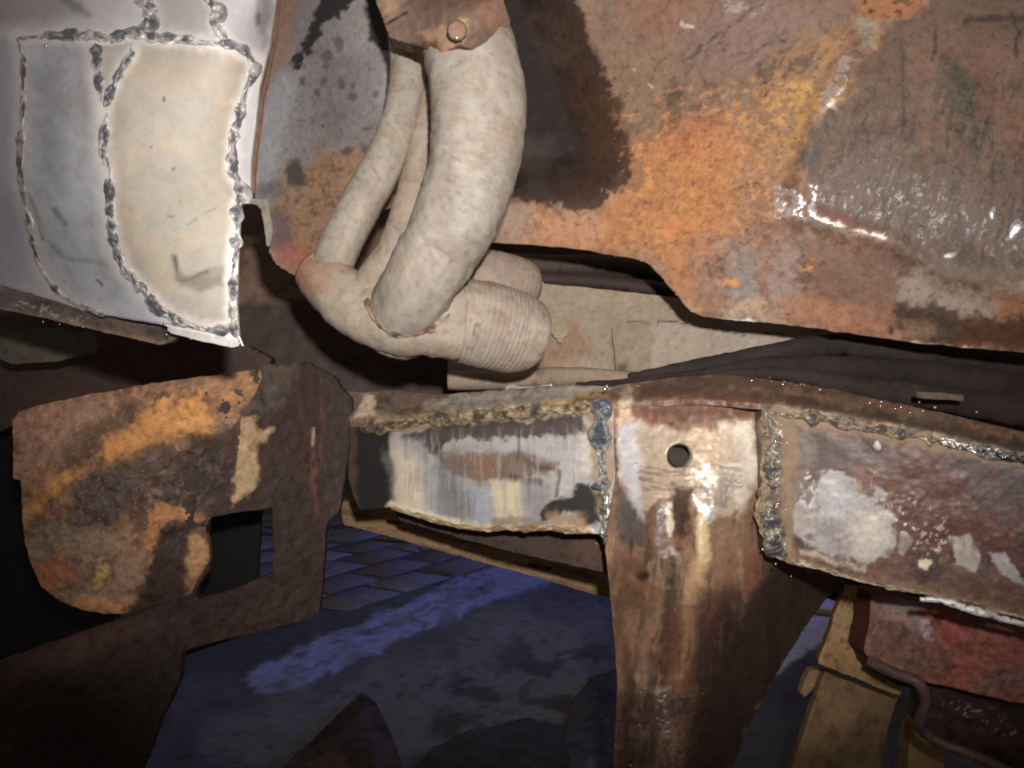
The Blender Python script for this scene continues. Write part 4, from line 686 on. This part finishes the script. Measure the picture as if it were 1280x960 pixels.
# post
DPo = tps([(765, 500, .692), (765, 600, .686), (765, 760, .688), (775, 960, .705), (860, 490, .676), (860, 600, .655), (855, 760, .652), (850, 960, .668), (955, 500, .672), (952, 600, .668), (945, 700, .672), (915, 800, .690), (880, 960, .70), (1050, 730, .80), (1000, 780, .77), (950, 880, .76), (910, 960, .76), (990, 705, .72)])
def DPost(u, v):
    u = np.asarray(u, float); v = np.asarray(v, float); y = DPo(u, v); d = np.hypot(u - 849, v - 570)
    y = y + 0.028 * sstep(15.5, 13.2, d)
    d1, _, _ = seg_dist(u, v, [(838, 640), (850, 700), (846, 760), (830, 860)], False); y = y + 0.003 * np.exp(-(d1 / 18) ** 2)
    d2, _, _ = seg_dist(u, v, [(872, 620), (878, 700), (862, 770), (850, 850)], False); y = y - 0.003 * np.exp(-(d2 / 14) ** 2)
    dx = (u - 884) * .655 / F; dz = (v - 630) * .655 / F; y = y - 0.44 * dx * np.exp(-(dx / .010) ** 2 - (dz / .016) ** 2) - 0.12 * dz * np.exp(-(dx / .010) ** 2 - (dz / .016) ** 2)  # facet tilted so that the painted highlight catches the lamp
    d3, _, _ = seg_dist(u, v, [(815, 640), (805, 720), (800, 850)], False); y = y - 0.004 * np.exp(-(d3 / 22) ** 2)
    d4 = np.hypot((u - 800) / 1.3, v - 719); y = y + 0.006 * np.exp(-(d4 / 8) ** 2)
    y = y - 0.0015 * sstep(858, 872, v + 8 * fbm(u / 24, v / 14, 2, 3))
    return y
sheet('post', [(766, 508), (800, 506), (880, 502), (952, 508), (960, 530), (956, 600), (962, 660), (985, 700), (1058, 728), (1030, 752), (1002, 790), (975, 835), (940, 900), (905, 985), (766, 985), (772, 862), (766, 770), (757, 690), (762, 640), (770, 600)], DPost, M_BRUSH, c, (128, 98, 72),
      veg(((58, 41, 32), .75, 12, 80, 6, .0), ((184, 146, 102), .5, 9, 70, 6, .15), ((58, 42, 34), .5, 20, 30, 0, .25), ((150, 84, 56), .3, 26, 40, 0, .2)) +
      [L([(766, 505), (958, 505), (958, 540), (900, 532), (800, 536), (770, 528)], (122, 84, 58), 0.85, 8, 9, 10, r=.45), L([(772, 510), (790, 505), (792, 530), (775, 532)], (210, 176, 140), .7, 4, 4, 7), L([(800, 510), (950, 505), (950, 520), (860, 524), (800, 526)], (92, 54, 36), .7, 5, 6, 9, r=.35),
       L([(774, 528), (800, 528), (860, 540), (930, 530), (942, 528), (944, 590), (946, 610), (924, 640), (905, 650), (880, 640), (850, 625), (820, 628), (802, 650), (790, 620), (776, 590)], (184, 162, 136), .92, 4, 5, 8, r=.36, m=.25),
       L([(774, 530), (800, 530), (800, 600), (806, 650), (796, 640), (776, 590)], (206, 202, 204), .85, 6, 4, 8, m=.25), L([(900, 530), (940, 528), (944, 595), (925, 635), (905, 600)], (226, 214, 196), .8, 9, 4, 8, m=.2), L([(920, 526), (941, 530), (943, 600), (936, 604), (932, 545)], (240, 226, 196), .7, 4, 3, 6),
       L([(790, 570), (930, 575), (925, 615), (800, 615)], (122, 96, 78), .65, 6, 4, 8, spk=(26, 3.5, .05, .25, 8)), L([(870, 590), (920, 590), (910, 640), (880, 640)], (238, 222, 200), .9, 5, 4, 6, r=.24, m=.85, spk=(3, 12, -.45, .35, 12)), L([(862, 540), (915, 530), (925, 575), (870, 585)], (184, 150, 120), .6, 7, 5, 9),  # pale metal patch below the hole is a painted highlight
       L([(800, 640), (824, 628), (836, 650), (838, 700), (810, 680)], (104, 76, 58), .85, 6, 6, 9, r=.4), L([(838, 605), (866, 612), (858, 660), (846, 680), (836, 640)], (62, 43, 34), .9, 5, 5, 9, r=.32), L(('l', 3, [(836, 632), (838, 648), (837, 668)]), (206, 186, 150), .85, 2, 1.5, 6), L([(870, 650), (884, 640), (890, 690), (882, 712), (872, 705)], (206, 176, 128), .85, 4, 3, 7, r=.4), L([(880, 640), (892, 632), (894, 650), (886, 656)], (240, 236, 228), .9, 2, 2, 5, r=.22, m=.8),
       L([(756, 690), (800, 700), (830, 730), (820, 840), (775, 860), (766, 770)], (108, 76, 52), .6, 14, 10, 18, r=.6), L([(860, 690), (885, 700), (878, 750), (860, 760)], (178, 136, 92), .75, 7, 6, 9, r=.4), L([(900, 660), (950, 660), (955, 740), (915, 760), (890, 720)], (140, 104, 80), .7, 12, 9, 12, r=.5), L([(930, 690), (952, 690), (948, 745), (932, 752)], (150, 88, 66), .7, 6, 6, 9), L(('l', 2, [(925, 690), (926, 730), (932, 752)]), (190, 140, 90), .7, 2.5, 2, 7),
       L([(770, 700), (800, 690), (815, 730), (800, 745), (775, 735)], (110, 72, 48), .7, 7, 6, 9), L(('e', 800, 719, 9, 5, 0), (40, 30, 26), .85, 3, 2, 6), L([(835, 690), (850, 690), (852, 800), (826, 860), (822, 800)], (54, 38, 30), .85, 8, 7, 12, r=.32), L(('l', 2.2, [(868, 740), (858, 790), (852, 850)]), (170, 126, 84), .75, 2.5, 2, 9), L([(840, 750), (870, 760), (862, 865), (830, 866)], (110, 72, 50), .5, 10, 8, 14), L([(870, 730), (930, 740), (900, 860), (860, 866)], (74, 50, 40), .7, 12, 8, 16),
       L([(952, 640), (985, 700), (1062, 726), (1000, 800), (900, 990), (850, 990), (876, 868), (905, 800), (940, 750), (960, 700)], (56, 39, 32), .93, 12, 8, 14, r=.6, m=0), L([(760, 866), (890, 866), (900, 990), (760, 990)], (66, 46, 37), .75, 14, 10, 12, r=.4, m=0), L([(760, 866), (890, 866), (900, 990), (760, 990)], (46, 34, 30), .5, 12, 8, 9, spk=(5, 5, .05, .3), h=-.0008),  # shade of the right side face painted dark, then the rough foot band
       L([(775, 600), (800, 650), (806, 672), (776, 680), (768, 640)], (84, 76, 70), .9, 4, 3, 9, r=.5), L(('e', 849, 570, 15.6, 15.6, 0), (44, 36, 31), .98, 1.2, .5, 5, r=.8, m=0)],
      cell=1.7, thick=0.004, jag=0.8, relief=0.0007, rscale=22, br=0.42, bm=0.0, grain=.12, mottle=.16, seed=54, warp=.6, edge=(136, 108, 80), label='brown oily post with a drilled hole')
BC = lambda u, v: np.minimum(DC(u, v), 9) - 0.002
BF = lambda u, v: DC(u, v) - 0.0030
bead('weld_bead', [(450, 536), (480, 532), (520, 528), (580, 522), (640, 517), (700, 512), (738, 508)], BF, 9.5, c, 61, period=15, hgt=.40, wav=.2, dark=(72, 62, 50), pale=(158, 138, 106), metal=.05, rough=.6, broken=.15)
bead('weld_bead', [(738, 504), (752, 510), (750, 532), (751, 560), (752, 590), (756, 615)], BC, 12.5, c, 62, period=26, hgt=.42, wav=.2, dark=(80, 84, 90), pale=(160, 158, 146), metal=.25, rough=.5, broken=.1)
bead('weld_bead', [(754, 610), (756, 630), (756, 650), (759, 672), (764, 684)], BC, 10, c, 63, period=17, hgt=.5, wav=.2, dark=(100, 92, 84), pale=(210, 202, 188), metal=.5, rough=.32)
BP = lambda u, v: np.minimum(DC(u, v), DPo(u, v)) - 0.001
bead('weld_bead', [(957, 508), (966, 530), (970, 548), (965, 575), (966, 605), (962, 632), (963, 658), (970, 680), (982, 700)], BP, 15, c, 64, period=17, hgt=.42, wav=.2, dark=(82, 79, 76), pale=(172, 160, 142), metal=.25, rough=.4, broken=.2)
bead('weld_bead', [(953, 520), (956, 545), (953, 575), (955, 610), (952, 640), (956, 672)], lambda u, v: BP(u, v) - .001, 8, c, 69, period=17, hgt=.3, wav=.35, dark=(98, 84, 66), pale=(150, 130, 100), metal=.05, rough=.55, broken=.3)
bead('weld_bead', [(975, 518), (1030, 523), (1062, 529), (1120, 540), (1172, 551)], BF, 9.5, c, 65, period=20, hgt=.42, wav=.2, dark=(70, 65, 60), pale=(150, 132, 106), metal=.1, rough=.5, broken=.2)
bead('weld_bead', [(1172, 550), (1190, 555), (1220, 561), (1260, 570), (1330, 586), (1550, 644)], BF, 9, c, 66, period=30, hgt=.5, wav=.2, dark=(80, 78, 78), pale=(206, 200, 192), metal=.7, rough=.28)
bead('weld_bead', [(488, 634), (520, 644), (560, 655), (600, 661), (640, 660), (690, 660), (740, 666)], BC, 4.5, c, 68, period=30, hgt=.35, dark=(130, 106, 80), pale=(210, 190, 156), metal=.05, rough=.6, broken=.2, wav=.25)
bead('weld_bead', [(990, 701), (1040, 715), (1085, 729), (1130, 737), (1200, 752), (1330, 786), (1550, 843)], BC, 4.5, c, 67, period=26, hgt=.35, dark=(88, 66, 52), pale=(186, 164, 136), metal=.05, rough=.5, broken=.3, wav=.25)
spatter(c, [(985, 481, 26, 4, 8, 1.9), (905, 484, 50, 8, 2, 1.6), (1100, 505, 36, 4, 6, 1.9), (1135, 514, 36, 3, 5, 2.4)], TP, 8, (214, 206, 198))
spatter(c, [(756, 660, 5, 14, 12, 1.7), (970, 610, 7, 50, 18, 1.7), (1070, 600, 40, 25, 8, .8), (1160, 650, 60, 40, 8, .8), (1060, 712, 40, 6, 8, 1.2), (640, 560, 60, 20, 6, 1.0), (556, 575, 12, 8, 3, 1.2)], lambda u, v: np.minimum(DC(u, v), DP(u, v)), 9)
spatter(c, [(840, 720, 34, 50, 16, .95), (880, 620, 25, 25, 8, 1.0), (830, 868, 30, 4, 5, 1.0), (830, 900, 40, 30, 12, .9), (760, 485, 20, 3, 5, 2.4)], lambda u, v: DPo(u, v) - .006 * (v > 865), 10)
tube('peeling_strip', [(1150, 748, .602, 3), (1175, 750, .598, 4), (1210, 760, .594, 4.5), (1250, 772, .59, 5), (1330, 792, .582, 5), (1500, 836, .565, 4)], M_WELD, c, (212, 208, 202), nseg=10, step=2, br=.45, bm=.2, rel=.0012, grain=.3, mottle=.4, specks=1.0, seed=4)

# ================================================================== black hoses above the rail, right
for pts, colr, lab in [
        ([(640, 484, .92, 5), (760, 478, .90, 7), (860, 461, .88, 10), (960, 443, .86, 13), (1040, 430, .855, 14), (1100, 434, .85, 16), (1340, 458, .84, 20), (1600, 492, .80, 24)], (52, 41, 36), 'uppermost dark hose close under the rusty panel edge'),
        ([(720, 483, .87, 4), (860, 471, .85, 7), (960, 456, .83, 10), (1080, 460, .82, 15), (1200, 474, .81, 18), (1340, 496, .80, 20), (1600, 530, .80, 24)], (44, 34, 30), 'middle dark hose of the three above the rail'),
        ([(820, 478, .83, 5), (960, 468, .80, 8), (1080, 484, .79, 13), (1200, 502, .78, 17), (1340, 524, .77, 20), (1600, 558, .80, 24)], (48, 35, 31), 'lowest dark hose lying just above the weld-spattered rail')]:
    o = tube('rubber_hose', pts, M_DARK, None, colr, nseg=20, br=.85, rel=.0012, squash=.6, grain=.2, mottle=.3); o['label'] = lab; o['category'] = 'hose'; o['group'] = 'dark hoses above the chassis rail'
o = sheet('hose_clip', [(1146, 490), (1175, 491), (1204, 494), (1205, 501), (1172, 499), (1146, 497)], lambda u, v: 0 * u + .735, M_DUST, None, (98, 82, 66), [], cell=2, thick=.004); o['label'] = 'small tan metal clip lying on the dark hose above the rail'; o['category'] = 'clip'

# black sheet added far behind the bracket to paint in the darkness there
o = sheet('dark_void_sheet', [(-120, 470), (60, 470), (200, 520), (330, 560), (322, 700), (318, 790), (200, 830), (-120, 900)], tps([(-100, 500, 1.02), (300, 600, .95), (200, 800, .92), (-100, 880, .98)]), M_DARK, None, (20, 16, 17), [], cell=6, thick=.01, br=.9); o['label'] = 'added black sheet for the dark void behind the rusty plate at the left edge'; o['category'] = 'body panel'

# ================================================================== gusset bracket, left
k = thing('gusset_bracket', 'dark brown bracket frame with a square hole and a rust-flaked rounded plate', 'bracket', (-0.25, 0.75, 0.40))
DK = tps([(16, 530, .70), (40, 720, .70), (130, 765, .705), (100, 500, .72), (310, 470, .76), (160, 620, .715), (300, 620, .755), (400, 460, .81), (400, 770, .80), (240, 800, .74), (320, 800, .77)])
KF = lambda u, v: DK(u, v) + 0.0006
sheet('frame', [(180, 500), (300, 470), (332, 456), (382, 452), (418, 472), (440, 500), (436, 560), (424, 640), (408, 655), (402, 740), (399, 766), (381, 775), (310, 792), (232, 812), (150, 780), (160, 640)], KF, M_DARK, k, (58, 40, 32),
      [L([(300, 465), (335, 455), (372, 455), (365, 500), (335, 514), (300, 518)], (82, 70, 58), .7, 6, 5, 10, r=.6), L([(385, 480), (405, 500), (405, 640), (392, 640)], (120, 72, 52), .5, 8, 6, 14, spk=(6, 40, 0, .3)), L(('l', 1.5, [(392, 536), (391, 556)]), (186, 150, 120), .8, 1.2, .6, 5),
       L([(408, 470), (445, 495), (438, 560), (412, 640), (402, 600)], (60, 46, 40), .7, 8, 5, 12), L([(300, 522), (318, 520), (322, 536), (342, 535), (336, 550), (320, 556), (325, 590), (318, 616), (298, 626), (290, 634), (292, 600)], (176, 140, 98), .9, 2.5, 4, 6, h=.0015, r=.8), L([(296, 560), (320, 556), (322, 600), (300, 620)], (186, 154, 112), .6, 6, 4, 8)],
      holes=[[(258, 648), (300, 640), (341, 634), (342, 680), (341, 717), (290, 737), (248, 749), (243, 743), (250, 728), (262, 712), (258, 680)]], cell=2.2, thick=0.010, jag=.8, relief=.0009, br=.65, seed=71, edge=(48, 36, 32), grain=.16)
sheet('rusted_plate', [(16, 527), (26, 514), (60, 504), (92, 497), (135, 489), (180, 481), (250, 471), (318, 462), (326, 463), (328, 470), (318, 492), (312, 504), (302, 512), (300, 540), (294, 590), (290, 620), (266, 640), (256, 660), (262, 700), (246, 730), (236, 745), (205, 752), (165, 766), (135, 767), (105, 763), (75, 752), (52, 732), (36, 702), (29, 660), (26, 600), (17, 598)], lambda u, v: DK(u, v) - 0.0006 - 0.01 * sstep(0, 60, seg_dist(np.asarray(u, float), np.asarray(v, float), [(16, 527), (20, 600), (36, 702), (75, 752), (135, 767)], False)[0]) * sstep(250, 60, np.asarray(u)), M_RUST, k, (150, 106, 72),
      RUSTV + [L(None, (96, 66, 48), .5, spk=(9, 7, .25, .15), h=-.0010), L(None, (186, 128, 80), .4, spk=(12, 8, .35, .12), h=.0010)] + [L([(16, 520), (90, 498), (130, 500), (90, 560), (40, 600), (20, 580)], (164, 122, 96), .8, 10, 9, 14), L([(90, 545), (120, 520), (180, 500), (210, 490), (160, 530), (120, 570), (70, 590)], (90, 68, 50), .75, 10, 9, 12), L([(120, 570), (150, 540), (210, 505), (250, 495), (275, 520), (262, 545), (220, 550), (180, 560), (140, 585)], (214, 144, 62), .88, 8, 9, 12, r=.9, h=.001), L([(190, 500), (240, 492), (265, 520), (220, 540), (195, 530)], (228, 158, 70), .7, 8, 8, 9, spk=(10, 8, -.15, .3)), L([(26, 640), (60, 610), (105, 580), (95, 600), (50, 640), (30, 660)], (206, 136, 58), .85, 6, 7, 10), L([(240, 475), (322, 464), (314, 490), (296, 520), (280, 500)], (180, 128, 76), .7, 8, 8, 12),
       L([(85, 600), (130, 580), (190, 555), (270, 555), (296, 580), (290, 625), (255, 640), (245, 690), (185, 690), (170, 640), (120, 690), (95, 670)], (76, 53, 39), .92, 12, 10, 14, r=.55, h=-.0012), L([(100, 600), (150, 580), (170, 640), (120, 680)], (72, 60, 47), .5, 14, 9, 14),
       L([(190, 545), (200, 540), (196, 580), (188, 580)], (110, 90, 70), .5, 5, 4, 8), L([(182, 650), (196, 626), (212, 632), (252, 640), (252, 650), (220, 650), (208, 656), (206, 680), (190, 700), (180, 680)], (196, 130, 72), .92, 2.5, 3, 7, h=.0014, r=.9), L([(228, 690), (236, 672), (252, 670), (258, 690), (256, 708), (242, 726), (236, 716)], (186, 138, 84), .92, 2, 2.5, 7, h=.0014, r=.9),
       L([(36, 665), (70, 650), (110, 670), (90, 700), (50, 715), (34, 700)], (140, 124, 100), .75, 10, 9, 12), L([(60, 690), (110, 660), (180, 690), (190, 730), (130, 765), (70, 750)], (160, 128, 98), .7, 12, 12, 12), L([(38, 706), (80, 690), (90, 720), (60, 740)], (190, 104, 54), .75, 8, 8, 10), L([(115, 715), (135, 710), (130, 730), (118, 735)], (226, 172, 74), .8, 5, 5, 7), L([(75, 745), (130, 748), (165, 755), (150, 768), (100, 764)], (214, 144, 74), .75, 5, 6, 8), L([(165, 740), (200, 690), (240, 740), (200, 756)], (84, 60, 48), .9, 6, 6, 9), L([(90, 690), (140, 690), (150, 730), (100, 740)], (84, 72, 58), .6, 7, 8, 9, spk=(10, 8, 0, .25)),
       L(None, (214, 160, 108), .25, spk=(5, 4, .5, .2)), L(None, (54, 44, 38), .4, spk=(6, 5, .5, .2)), L([(240, 545), (300, 530), (300, 640), (262, 650), (250, 640), (225, 600)], (64, 44, 35), .9, 10, 8, 14), L([(300, 505), (318, 500), (304, 560), (292, 620), (284, 600), (290, 540)], (64, 44, 35), .8, 4, 5, 8), L([(200, 660), (232, 660), (232, 740), (250, 760), (160, 775), (185, 720)], (60, 42, 33), .95, 6, 6, 10)],
      cell=2, thick=0.006, jag=1.4, jscale=10, relief=.0018, rscale=14, br=.8, grain=.16, mottle=.25, seed=72, edge=(120, 86, 62), warp=1.2)
o = sheet('lower_arm', [(-60, 850), (0, 828), (60, 806), (130, 782), (170, 768), (235, 745), (300, 760), (245, 800), (228, 812), (224, 850), (200, 900), (168, 985), (-60, 985)], tps([(0, 830, .66), (0, 960, .70), (170, 770, .71), (230, 810, .735), (170, 960, .74), (100, 850, .66)]), M_DARK, None, (66, 48, 40),
      [L([(0, 870), (160, 830), (230, 812), (220, 860), (170, 985), (40, 985)], (52, 44, 34), .8, 14, 8, 18), L([(-60, 850), (0, 830), (160, 775), (200, 780), (60, 840), (-60, 880)], (104, 72, 58), .5, 10, 6, 14)], cell=3, thick=.012, relief=.0012, br=.8, seed=75)
o['label'] = 'dark dirty suspension arm sloping across the lower left corner'; o['category'] = 'suspension arm'

# ================================================================== timber, axle stand, jack, rags
o = sheet('timber_plank', [(424, 626), (445, 628), (480, 640), (560, 666), (640, 692), (700, 706), (790, 726), (790, 755), (740, 742), (680, 724), (600, 702), (520, 680), (430, 655)], tps([(430, 640, .98), (790, 740, .90), (600, 690, .94), (430, 660, .98)]), M_WOOD, None, (142, 110, 74),
      [L(('l', 1.6, [(484, 652), (492, 654), (503, 654)]), (30, 24, 20), .95, 1, 1, 5, h=-.003), L(('l', 1.6, [(660, 706), (672, 708), (688, 711)]), (30, 24, 20), .95, 1, 1, 5, h=-.003), L(None, (92, 70, 48), .6, spk=(60, 3.5, .1, .2, 17))], cell=2, thick=.05, relief=.001, br=.9, seed=81, edge=(110, 82, 52))
o['label'] = 'weathered brown timber plank running below the left plate of the rail'; o['category'] = 'plank'

s = thing('axle_stand', 'tan dusty axle stand post with a flared collar under the rail', 'axle stand', (0.32, 0.84, 0.0))
sheet('column_head', [(1056, 732), (1090, 736), (1086, 795), (1079, 820), (1084, 834), (1100, 845), (1130, 853), (1124, 869), (1092, 858), (1060, 843), (1021, 829), (1036, 790)], tps([(1060, 735, .80), (1090, 735, .79), (1025, 830, .79), (1125, 862, .775), (1075, 830, .765)]), M_DUST, s, (160, 126, 84), [L([(1030, 800), (1075, 820), (1124, 860), (1110, 866), (1025, 830)], (160, 118, 62), .7, 8, 6, 10), L(None, (110, 80, 52), .6, spk=(9, 9, .3, .2))], cell=2, thick=.008, jag=1, relief=.001, br=.85, seed=82, edge=(110, 76, 46))
sheet('tube', [(1031, 838), (1060, 850), (1092, 862), (1122, 872), (1110, 910), (1092, 1010), (972, 1010), (1008, 905)], tps([(1031, 840, .835), (1120, 872, .825), (1065, 900, .80), (980, 1000, .85), (1092, 1000, .84)]), M_DUST, s, (134, 106, 70), [L(None, (96, 72, 48), .6, spk=(14, 20, .1, .3)), L([(985, 940), (1060, 930), (1050, 1010), (980, 1010)], (92, 66, 46), .6, 20, 10, 20)], cell=2.5, thick=.010, jag=.8, relief=.001, br=.85, seed=83)
sheet('gusset', [(1012, 838), (1026, 836), (1028, 846), (1006, 872), (1000, 866), (1006, 850)], lambda u, v: 0 * u + .85, M_DUST, s, (150, 118, 80), [], cell=2, thick=.01)
j = thing('trolley_jack', 'red painted jack saddle with a dark oily body below at lower right', 'jack', (0.42, 0.72, 0.0))
sheet('red_saddle', [(1090, 742), (1130, 748), (1180, 760), (1230, 775), (1540, 852), (1540, 950), (1280, 880), (1200, 862), (1150, 850), (1110, 832), (1084, 820), (1080, 812), (1086, 780)], tps([(1090, 745, .73), (1085, 815, .72), (1200, 765, .68), (1200, 860, .675), (1340, 800, .65), (1340, 890, .645)]), M_RUST, j, (150, 72, 56),
      [L([(1080, 738), (1150, 750), (1180, 830), (1150, 850), (1080, 820)], (116, 84, 68), .9, 14, 9, 14), L([(1096, 742), (1160, 750), (1150, 790), (1110, 770)], (150, 132, 126), .7, 10, 8, 12), L([(1150, 775), (1162, 778), (1166, 798), (1156, 796)], (204, 190, 182), .6, 4, 5, 5), L([(1160, 810), (1200, 812), (1190, 850), (1150, 845)], (112, 72, 54), .6, 9, 8, 10), L([(1220, 850), (1280, 836), (1280, 866), (1230, 866)], (110, 96, 84), .6, 9, 8, 10), L([(1200, 770), (1340, 800), (1340, 806), (1200, 778)], (120, 72, 60), .8, 4, 3, 9), L(None, (92, 50, 40), .6, spk=(10, 7, .32, .2)), L([(1105, 768), (1150, 772), (1150, 776), (1105, 774)], (176, 120, 92), .6, 3, 2, 9)],
      cell=2, thick=.03, jag=1, relief=.001, br=.55, seed=84, edge=(90, 50, 40))
sheet('jack_body', [(1080, 816), (1110, 834), (1150, 852), (1200, 864), (1540, 952), (1540, 1060), (1340, 1000), (1240, 960), (1180, 930), (1152, 905), (1160, 880), (1150, 862), (1120, 856), (1090, 838)], tps([(1090, 826, .735), (1160, 880, .72), (1340, 900, .67), (1340, 990, .70), (1180, 930, .72)]), M_DARK, j, (66, 46, 44), [L([(1165, 862), (1340, 905), (1340, 960), (1200, 920)], (78, 58, 56), .7, 6, 5, 10, r=.4), L([(1175, 870), (1340, 925), (1340, 945), (1180, 890)], (190, 180, 176), .7, 6, 5, 10, r=.25, m=.4, spk=(5, 4, .55, .1))], cell=2.5, thick=.03, jag=1, relief=.0014, br=.5, seed=85)
tube('handle_rod', [(1085, 826, .715, 7), (1120, 842, .70, 7), (1146, 852, .69, 7), (1157, 872, .69, 7), (1152, 894, .695, 7), (1150, 908, .70, 7), (1170, 926, .70, 7), (1230, 950, .69, 7), (1330, 1000, .69, 7)], M_DARK, j, (96, 72, 66), nseg=12, br=.4)
sheet('rear_leg', [(1142, 900), (1160, 914), (1178, 932), (1184, 1000), (1132, 1000), (1136, 930)], lambda u, v: 0 * u + .80, M_DUST, j, (142, 112, 66), [], cell=3, thick=.02)
tube('lever', [(1142, 915, .83, 5), (1126, 945, .83, 5), (1108, 990, .83, 5)], M_DARK, j, (100, 72, 70), nseg=10)
o = tube('metal_rod', [(985, 757, 1.25, 5), (1010, 763, 1.25, 5), (1050, 768, 1.25, 5)], M_STEEL, None, (196, 176, 150), nseg=10, br=.5); o['label'] = 'short pale rod lying behind the post, beside the axle stand'; o['category'] = 'rod'

def cloth(name, poly, hgt, seed, colr, label, cat, ridges=(), group=None, mat=None):
    """a crumpled cloth lying on the floor; poly holds its outline, each point dropped on the floor plane"""
    pf = []
    for u, v in poly: Y = H * F / (v - CY); pf.append(((u - CX) / F * Y, Y))
    pf = np.array(pf); lo, hi = pf.min(0), pf.max(0); n = 90; X, Yw = np.meshgrid(np.linspace(lo[0], hi[0], n), np.linspace(lo[1], hi[1], n)); x, y = X.ravel(), Yw.ravel()
    d, _, _ = seg_dist(x, y, jag_poly(pf, .01, .02, .05, seed), True); ins = inside(x, y, pf); sd = np.where(ins, d, -d); m = min(hi - lo)
    z = 0.006 + hgt * sstep(0, m * .35, sd) * (0.7 + 0.45 * fbm(x * 9, y * 9, 3, seed)) + .25 * hgt * np.abs(fbm(x * 16 + 3 * y, y * 7, 3, seed + 4)); z = np.where(sd < 0, 0.002, z)
    col, rg, mt, h = paint(x * 800, y * 800, colr, [L(None, tuple(int(q * .6) for q in colr), .7, spk=(30, 22, .1, .3))], .95, 0, .12, .2, seed)
    I, J = np.meshgrid(np.arange(n - 1), np.arange(n - 1), indexing='ij'); a = (I * n + J).ravel(); q = np.stack([a, a + 1, a + n + 1, a + n], -1); q = q[sd[q].mean(1) > 0]
    us = np.unique(q); mp = np.full(n * n, -1); mp[us] = np.arange(len(us)); co = np.stack([x, y, z], -1)[us]
    o = link_mesh(name, co, mp[q], mat or M_CLOTH, None, col[us], rg[us], mt[us]); o['label'] = label; o['category'] = cat
    if group: o['group'] = group
    return o
cloth('rag', [(340, 985), (400, 920), (430, 890), (452, 872), (470, 885), (490, 925), (502, 958), (500, 985)], .025, 3, (66, 55, 52), 'crumpled brown rag peaked into a fold on the floor', 'rag', group='rags on the floor')
cloth('rag', [(700, 990), (705, 930), (716, 880), (740, 850), (790, 836), (800, 900), (800, 990)], .02, 5, (70, 68, 80), 'grey blue cloth on the floor beside the foot of the post', 'rag', group='rags on the floor')
cloth('debris_heap', [(500, 985), (540, 940), (600, 915), (660, 905), (710, 915), (716, 985)], .02, 7, (48, 44, 46), 'dark heap of dirt between the brown rag and the grey cloth', 'dirt heap', mat=M_DARK)
